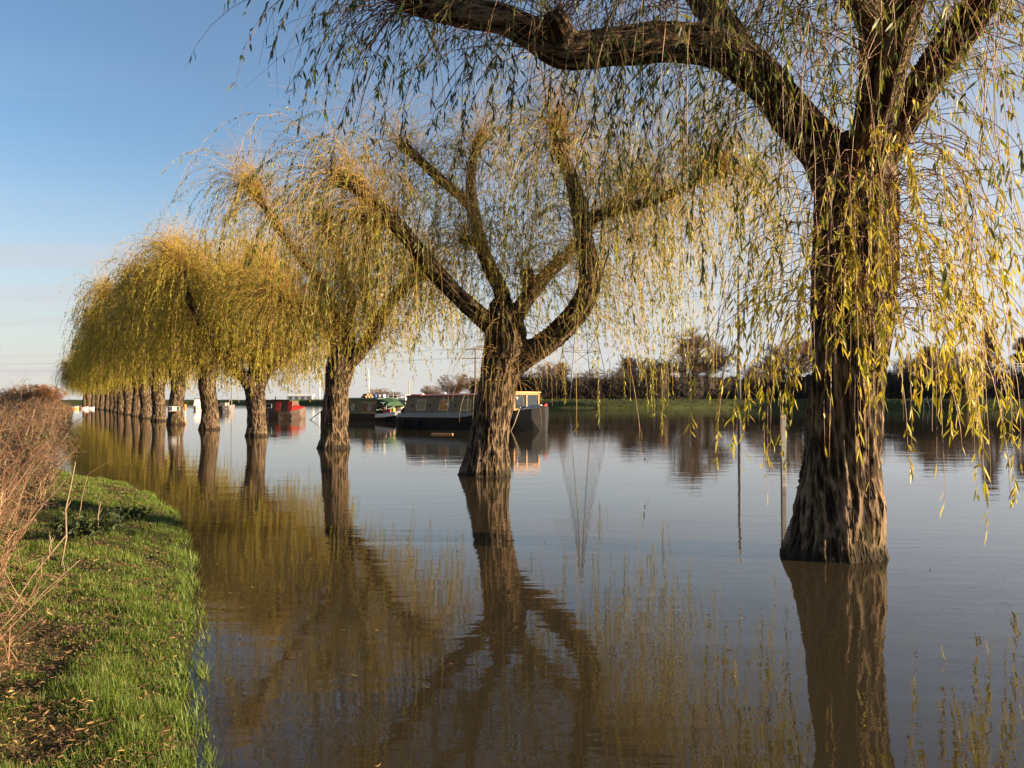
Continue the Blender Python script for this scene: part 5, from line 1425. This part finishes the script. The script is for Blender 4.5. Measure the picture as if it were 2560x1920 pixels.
def green_narrowboat():
    a, b = np.array([-16.3, 69.0]), np.array([-8.45, 58.3])
    c = (a + b) / 2; d = b - a; L = np.linalg.norm(d); yaw = math.atan2(d[1], d[0]); yv = np.array([-math.sin(yaw), math.cos(yaw)])
    pos = c + yv * 1.05; h = L / 2
    t = thing('narrowboat', 'dark green narrowboat with a maroon cabin panel and cluttered white-banded bow, behind the third willow', 'boat', (pos[0], pos[1], 0), yaw)
    st = [(-h, .5, .75, .3), (-h + .6, .95, .62, .9), (0, 1.08, .55, 1.05), (h - 2.5, 1.08, .58, 1.0), (h - 1.2, .98, .64, .8), (h - .4, .6, .76, .35), (h, .1, .88, .06)]
    hull_mesh(st).done('hull', M_BLACK, t)
    # white band round the bow
    bd = MB(); ss = []
    for x, bm_, z, _ in st[3:]:
        ss.append((x, bm_ + .012, z))
    for s in (-1, 1):
        secs = [[(x, s * b_, z - .26), (x, s * (b_ - .03), z - .26), (x, s * (b_ - .03), z + .015), (x, s * b_, z + .015)] for x, b_, z in ss]
        bd.loft(secs)
    bd.done('bow_band', M_WHITE, t)
    x0, x1 = -h + 1.3, h - 2.6
    MB().loft([[(x0, -1.0, .5), (x0, 1.0, .5), (x0, .82, 1.66), (x0, 0, 1.74), (x0, -.82, 1.66)], [(x1, -1.0, .5), (x1, 1.0, .5), (x1, .82, 1.66), (x1, 0, 1.74), (x1, -.82, 1.66)]]).done('cabin', M_GREEN, t)
    MB().loft([[(x0 - .05, -.88, 1.65), (x0 - .05, .88, 1.65), (x0 - .05, .86, 1.71), (x0 - .05, 0, 1.79), (x0 - .05, -.86, 1.71)], [(x1 + .1, -.88, 1.65), (x1 + .1, .88, 1.65), (x1 + .1, .86, 1.71), (x1 + .1, 0, 1.79), (x1 + .1, -.86, 1.71)]]).done('roof', M_GREEN, t)
    yo = lambda z: -1.0 + (z - .5) * .155
    for (xa, xb) in ((x1 - 2.4, x1 - .15), (x0 + .3, x0 + 2.6)):
        MB().loft([[(xa, yo(.72) - .02, .72), (xb, yo(.72) - .02, .72), (xb, yo(1.35) - .02, 1.35), (xa, yo(1.35) - .02, 1.35)], [(xa, yo(.72) + .01, .72), (xb, yo(.72) + .01, .72), (xb, yo(1.35) + .01, 1.35), (xa, yo(1.35) + .01, 1.35)]]).done('side_panel', M_MAROON, t)
        for zz in (.66, 1.37):
            MB().loft([[(xa - .05, yo(zz) - .026, zz), (xb + .05, yo(zz) - .026, zz), (xb + .05, yo(zz) - .022, zz + .04), (xa - .05, yo(zz) - .022, zz + .04)], [(xa - .05, yo(zz), zz), (xb + .05, yo(zz), zz), (xb + .05, yo(zz), zz + .04), (xa - .05, yo(zz), zz + .04)]]).done('coach_line', M_CREAM, t)
    for k in (-1.35, -4.2, -6.2):
        w = window(t, x1 + k, x1 + k + .62, .82, 1.27, yo(.82) - .025, .155)
    MB().loft([[(x1 - 1.15, -1.0, .9), (x1 - 1.0, -1.0, 1.12), (x1 - .88, -1.0, .9)], [(x1 - 1.15, -.985, .9), (x1 - 1.0, -.97, 1.12), (x1 - .88, -.985, .9)]]).done('window_decal', M_WHITE, t)
    # canvas cover over the bow well
    MB().loft([[(x1 + .1, -.85, 1.25), (x1 + .1, .85, 1.25), (x1 + .1, .7, 1.68), (x1 + .1, 0, 1.78), (x1 + .1, -.7, 1.68)], [(x1 + 1.1, -.75, 1.18), (x1 + 1.1, .75, 1.18), (x1 + 1.1, .5, 1.42), (x1 + 1.1, 0, 1.5), (x1 + 1.1, -.5, 1.42)]]).done('bow_canvas', M_TARP, t)
    MB().tube([(x1 + 1.05, -.7, .6), (x1 + 1.05, -.7, 1.2)], .025, 6).done('canvas_pole', M_STEELPALE, t)
    MB().tube([(x1 + 1.05, .7, .6), (x1 + 1.05, .7, 1.2)], .025, 6).done('canvas_pole', M_STEELPALE, t)
    MB().box(x1 + .05, x1 + 1.2, -.9, .9, .45, .52).done('well_deck', M_BROWNHULL, t)
    MB().tube([(-h + .1, -.2, .75), (-h - .25, -.1, .6), (-h - .32, 0, -.2)], [.04, .05, .06], 8).done('rudder_post', M_BLACK, t)
    M = Matrix.Translation((pos[0], pos[1], 0)) @ Matrix.Rotation(yaw, 4, 'Z')
    def on(name, label, cat, x, y, z, rz=0, group=None):
        p = M @ Vector((x, y, z)); return thing(name, label, cat, p, yaw + rz, group)
    q = on('yellow_can', 'yellow jerrycan standing on the bow of the green narrowboat', 'can', h - .95, -.42, .66)
    MB().box(-.14, .14, -.09, .09, 0, .34, bev=.03).done('body', M_YEL, q)
    MB().tube([(-.06, 0, .33), (-.06, 0, .40), (.06, 0, .40), (.06, 0, .33)], .015, 6).done('handle', M_YEL, q)
    MB().tube([(.1, 0, .33), (.1, 0, .38)], .025, 8).done('cap', M_BLACK, q)
    q = on('red_crate', 'red crate among the clutter on the narrowboat bow', 'crate', h - 1.7, -.45, .56)
    for z in (0, .1, .2, .3):
        MB().box(-.42, .42, -.25, -.22, z + .01, z + .08).done('slat', M_RED, q); MB().box(-.42, .42, .22, .25, z + .01, z + .08).done('slat', M_RED, q)
    for x in (-.42, .39):
        MB().box(x, x + .03, -.22, .22, 0, .38).done('end', M_RED, q)
    q = on('folding_bicycle', 'dark bicycle leaning on the bow well of the green narrowboat', 'bicycle', h - 2.05, -.82, .58)
    for x in (-.42, .42):
        m = MB(); m.tube([(x + .27 * math.cos(a * .3927), 0, .27 + .27 * math.sin(a * .3927)) for a in range(17)], .018, 6, False); wl = m.done('wheel', M_BLACK, q)
        m = MB()
        for a in range(6): m.tube([(x, 0, .27), (x + .26 * math.cos(a * 1.047), 0, .27 + .26 * math.sin(a * 1.047))], .004, 4)
        m.done('spokes', M_STEEL, wl)
    MB().tube([(-.42, 0, .27), (-.1, 0, .3), (.3, 0, .62), (.42, 0, .27)], .018, 6).tube([(-.1, 0, .3), (-.18, 0, .7)], .016, 6).done('frame', M_MAROON, q)
    MB().box(-.28, -.08, -.05, .05, .7, .74, bev=.015).done('saddle', M_BLACK, q)
    MB().tube([(.3, 0, .62), (.27, 0, .82), (.27, -.2, .84)], .013, 6).tube([(.27, 0, .82), (.27, .2, .84)], .013, 6).done('handlebar', M_STEEL, q)
    q = on('white_locker', 'white box locker on the bow of the green narrowboat', 'locker', h - 1.15, .35, .62)
    MB().box(-.45, .45, -.3, .3, 0, .42, bev=.02).done('body', M_WHITE, q); MB().box(-.48, .48, -.33, .33, .422, .47, bev=.01).done('lid', M_CREAM, q)
    q = on('barge_pole', 'long pale pole resting slantwise over the narrowboat bow', 'pole', h - 2.6, -.6, 1.72, 0)
    MB().tube([(-.4, 0, .12), (1.3, -.15, -1.05)], .028, 7).done('shaft', M_ROPE, q); MB().tube([(1.3, -.15, -1.05), (1.4, -.16, -1.12)], .034, 7).done('tip', M_STEEL, q)
    for i, (x, m_, lab) in enumerate(((-.5, M_BLUE, 'dark blue bucket on the narrowboat roof, farthest from its bow'), (.15, M_STEEL, 'grey bucket on the narrowboat roof, middle of the three'), (1.0, M_WHITE, 'white bucket on the narrowboat roof nearest its bow'))):
        q = on('bucket', lab, 'bucket', x1 - 1.0 + x * .9, -.3, 1.76, 0, 'buckets on the narrowboat roof')
        MB().tube([(0, 0, 0), (0, 0, .26)], [.12, .16], 12).done('body', m_, q, True); MB().tube([(-.16, 0, .25), (-.09, 0, .37), (.09, 0, .37), (.16, 0, .25)], .008, 5).done('handle', M_STEEL, q)
    q = on('log_stack', 'small stack of cut firewood on the roof of the green narrowboat', 'firewood', x1 - 3.0, -.2, 1.77)
    for k, (y, z) in enumerate(((-.25, .08), (0, .08), (.25, .08), (-.12, .23), (.12, .23))):
        MB().tube([(-.35, y, z), (.35, y + .02, z)], .085, 8).done('log', plain('cut log', (0.42, 0.24, 0.11), .85), q)
    q = thing('gang_pole', 'thin grey pole slanting from the stern of the green narrowboat into the water', 'pole', (pos[0], pos[1], 0), yaw)
    e = M.inverted() @ Vector(((769 - 1280) / 2070 * 66.5, 66.5, -.15))
    MB().tube([(-h + .2, -.5, .82), tuple(e)], .035, 7).done('shaft', M_STEEL, q); MB().tube([(-h + .12, -.5, .84), (-h + .3, -.5, .82)], .05, 7).done('collar', M_ROPE, q)
green_narrowboat()

def white_cruiser():
    Y = 59.5; pos = ((1010 - 1280) / 2070 * Y, Y + 3.2)
    t = thing('cabin_cruiser', 'white cabin cruiser with a railed flat top, moored between narrowboat and grey barge', 'boat', (pos[0], pos[1], 0), R(-52))
    h = 3.6
    hull_mesh([(-h, 1.15, .72, .8), (-1, 1.3, .72, .95), (1.4, 1.2, .78, .8), (2.8, .75, .9, .4), (h, .08, 1.05, .05)]).done('hull', plain('white gelcoat', (0.62, 0.6, 0.56), .3, .12, 2), t)
    MB().loft([[(-2.6, -1.05, .72), (-2.6, 1.05, .72), (-2.6, .9, 1.55), (-2.6, -.9, 1.55)], [(1.6, -1.0, .76), (1.6, 1.0, .76), (1.0, .8, 1.55), (1.0, -.8, 1.55)]]).done('cabin', M_WHITE, t)
    MB().box(-2.9, 1.1, -1.0, 1.0, 1.552, 1.74, bev=.04).done('flat_top', M_WHITE, t)
    for k in (-2.2, -1.0, .2):
        window(t, k, k + .85, .95, 1.42, -1.02, .16, plain('dim window', (0.16, 0.16, 0.14), .2))
    MB().box(1.58, 1.62, -.75, .75, .95, 1.4, Matrix.Translation((-.1, 0, 0))).done('windscreen', M_GLASS, t)
    r = MB()
    for x in (-2.8, -1.5, -.2, 1.0):
        for y in (-.95, .95): r.tube([(x, y, 1.73), (x, y, 1.98)], .018, 6)
    for y in (-.95, .95): r.tube([(-2.8, y, 1.98), (1.0, y, 1.98)], .02, 6)
    r.tube([(-2.8, -.95, 1.98), (-2.8, .95, 1.98)], .02, 6); r.tube([(1.0, -.95, 1.98), (1.0, .95, 1.98)], .02, 6)
    r.done('rail', M_STEELPALE, t)
    MB().tube([(.95, -.6, 1.74), (.95, -.6, 3.1)], .035, 8).done('flag_staff', M_ROPE, t)
    MB().box(-2.66, -2.62, -.5, .5, .8, 1.4).done('door', plain('brown door', (0.25, 0.13, 0.06), .5), t)
    q = thing('maroon_bundle', 'rounded maroon canvas bundle hung between the white cruiser and the grey barge', 'bundle', ((1016 - 1280) / 2070 * 50.5, 50.5, .82), .4)
    MB().ball((0, 0, .08), .36, (1, .8, .78), 16, 10).ball((.05, 0, -.22), .24, (1, .8, .9)).done('cover', plain('maroon canvas', (0.14, 0.035, 0.04), .85, .4, 5), q, True)
    MB().tube([(-.33, -.05, .2), (-.1, -.3, .05), (.2, -.26, -.1)], .02, 6).done('strap', M_RED, q, True)
white_cruiser()

def red_barge():
    Y = 71.0; x0 = (648 - 1280) / 2070 * Y; x1 = (757 - 1280) / 2070 * Y
    t = thing('red_barge', 'brown-hulled barge with bright red cabin doors, half hidden by willow strands', 'boat', ((x0 + x1) / 2, Y + 1.2, 0), R(-14))
    h = (x1 - x0) / 2 + .1
    hull_mesh([(-h, 1.0, .62, .8), (0, 1.1, .6, 1.0), (h - .9, 1.0, .66, .8), (h - .25, .55, .82, .3), (h, .1, .95, .06)]).done('hull', M_BROWNHULL, t)
    MB().loft([[(-h + .5, -.95, .58), (-h + .5, .95, .58), (-h + .5, .8, 1.55), (-h + .5, -.8, 1.55)], [(h - 1.0, -.95, .62), (h - 1.0, .95, .62), (h - 1.1, .8, 1.55), (h - 1.1, -.8, 1.55)]]).done('cabin', plain('dark brown cabin', (0.11, 0.07, 0.045), .6), t)
    MB().box(-h + .4, h - 1.0, -.9, .9, 1.552, 1.62).done('roof', M_GREEN, t)
    for xa in (-.35, .78):
        MB().loft([[(xa, -.965, .66), (xa + .42, -.965, .66), (xa + .42, -.835, 1.5), (xa, -.835, 1.5)], [(xa, -.93, .66), (xa + .42, -.93, .66), (xa + .42, -.80, 1.5), (xa, -.80, 1.5)]]).done('red_door', M_RED, t)
    MB().loft([[(h - .95, -.85, .68), (h - .95, .85, .68), (h - .95, 0, 1.2)], [(h - .1, -.25, .86), (h - .1, .25, .86), (h - .1, 0, 1.0)]]).done('bow_cover', M_RED, t)
    window(t, -1.35, -.75, .9, 1.3, -.925, .155)
    MB().tube([(-.9, 0, 1.62), (-.9, 0, 1.9)], .05, 8).done('chimney', M_BLACK, t)
    for k in (-1.0, 1.25):
        MB().tube([(k, -1.13, .6), (k, -1.16, .3), (k, -1.16, .05)], [.02, .07, .08], 8).done('fender', M_BLACK, t)
red_barge()

def work_boat():
    Y = 108.0
    t = thing('work_boat', 'grey work boat with a tall mast, between the fifth willow and the wide-forked one', 'boat', ((560 - 1280) / 2070 * Y, Y + 1, 0), R(-12))
    hull_mesh([(-1.0, .8, .85, .7), (0, .95, .82, .8), (.75, .7, .9, .45), (1.15, .1, 1.02, .06)]).done('hull', plain('grey-brown hull', (0.15, 0.125, 0.115), .6), t)
    MB().tube([(.72, 0, .8), (.72, 0, 8.2)], [.075, .045], 8).done('mast', plain('varnished mast', (0.2, 0.15, 0.12), .6), t)
    MB().box(-.75, .1, -.5, .5, .82, 1.25, bev=.03).done('cabin', plain('beige cabin', (0.38, 0.32, 0.25), .6), t)
    MB().tube([(.3, -.3, .85), (.7, 0, 2.0)], .03, 6).done('stay', M_ROPE, t); MB().tube([(-.9, 0, .85), (.7, 0, 7.6)], .012, 5).done('stay', M_STEEL, t)
    MB().box(-.6, -.3, -.97, -.93, .3, .7).done('board_panel', M_BLACK, t)
    MB().box(.25, .5, -.93, -.87, .4, .5).done('name_plate', M_WHITE, t)
work_boat()
def motor_cruiser():
    Y = 131.0
    t = thing('motor_cruiser', 'small white motor cruiser with an orange hull stripe, beside the notice board', 'boat', ((483 - 1280) / 2070 * Y, Y + 2.5, 0), R(-78))
    hull_mesh([(-2.6, .75, .55, .6), (0, .85, .55, .7), (1.6, .65, .62, .4), (2.6, .08, .75, .05)]).done('hull', M_WHITE, t)
    m = MB()
    for s in (-1, 1):
        m.loft([[(x, s * b, .2), (x, s * (b - .02), .2), (x, s * (b - .02), .42), (x, s * b, .42)] for x, b in ((-2.6, .76), (0, .865), (1.6, .665), (2.6, .1))])
    m.done('hull_stripe', M_ORP, t)
    MB().loft([[(-2.2, -.7, .55), (-2.2, .7, .55), (-2.0, .62, 1.75), (-2.0, -.62, 1.75)], [(1.4, -.65, .6), (1.4, .65, .6), (.6, .56, 1.75), (.6, -.56, 1.75)]]).done('cabin', M_WHITE, t)
    MB().box(-2.3, .8, -.7, .7, 1.752, 1.82).done('roof', plain('dark trim', (0.10, 0.09, 0.09), .6), t)
    MB().tube([(-1, 0, 1.82), (-1, 0, 2.35)], .05, 8).done('mast', M_WHITE, t)
    window(t, -1.6, -.6, 1.05, 1.5, -.68, .06); window(t, -.4, .4, 1.05, 1.5, -.665, .06)
motor_cruiser()
def dinghy(px, Y, L, m1, m2, rz, label):
    t = thing('dinghy', label, 'boat', ((px - 1280) / 2070 * Y, Y, 0), rz, 'small dinghies moored under the far willows')
    h = L / 2
    m = MB(); out = []
    for x, b, z in ((-h, .42, .36), (-h * .3, .55, .34), (h * .4, .45, .38), (h * .85, .18, .45), (h, .03, .48)):
        out.append([(x, -b, z), (x, -b * .7, -.1), (x, b * .7, -.1), (x, b, z), (x, b * .8, z - .05), (x, -b * .8, z - .05)])
    m.loft(out).done('hull', m1, t)
    r = MB()
    for s in (-1, 1): r.tube([(-h, s * .44, .37), (-h * .3, s * .57, .35), (h * .4, s * .47, .39), (h * .85, s * .2, .46), (h, 0, .49)], .035, 6)
    r.done('gunwale', m2, t)
    MB().box(-.15, .15, -.42, .42, .30, .37).done('thwart', M_WOOD, t)
dinghy(186, 143, 1.5, M_ORP, M_WHITE, R(4), 'orange dinghy, leftmost of the small boats by the far willows')
dinghy(211, 144, 1.5, M_WHITE, M_RED, R(-6), 'white dinghy with a red rim, middle of the small boats by the far willows')
dinghy(229, 146, 1.7, M_WHITE, M_BLUE, R(3), 'white dinghy with a blue rim, right of the small boats by the far willows')
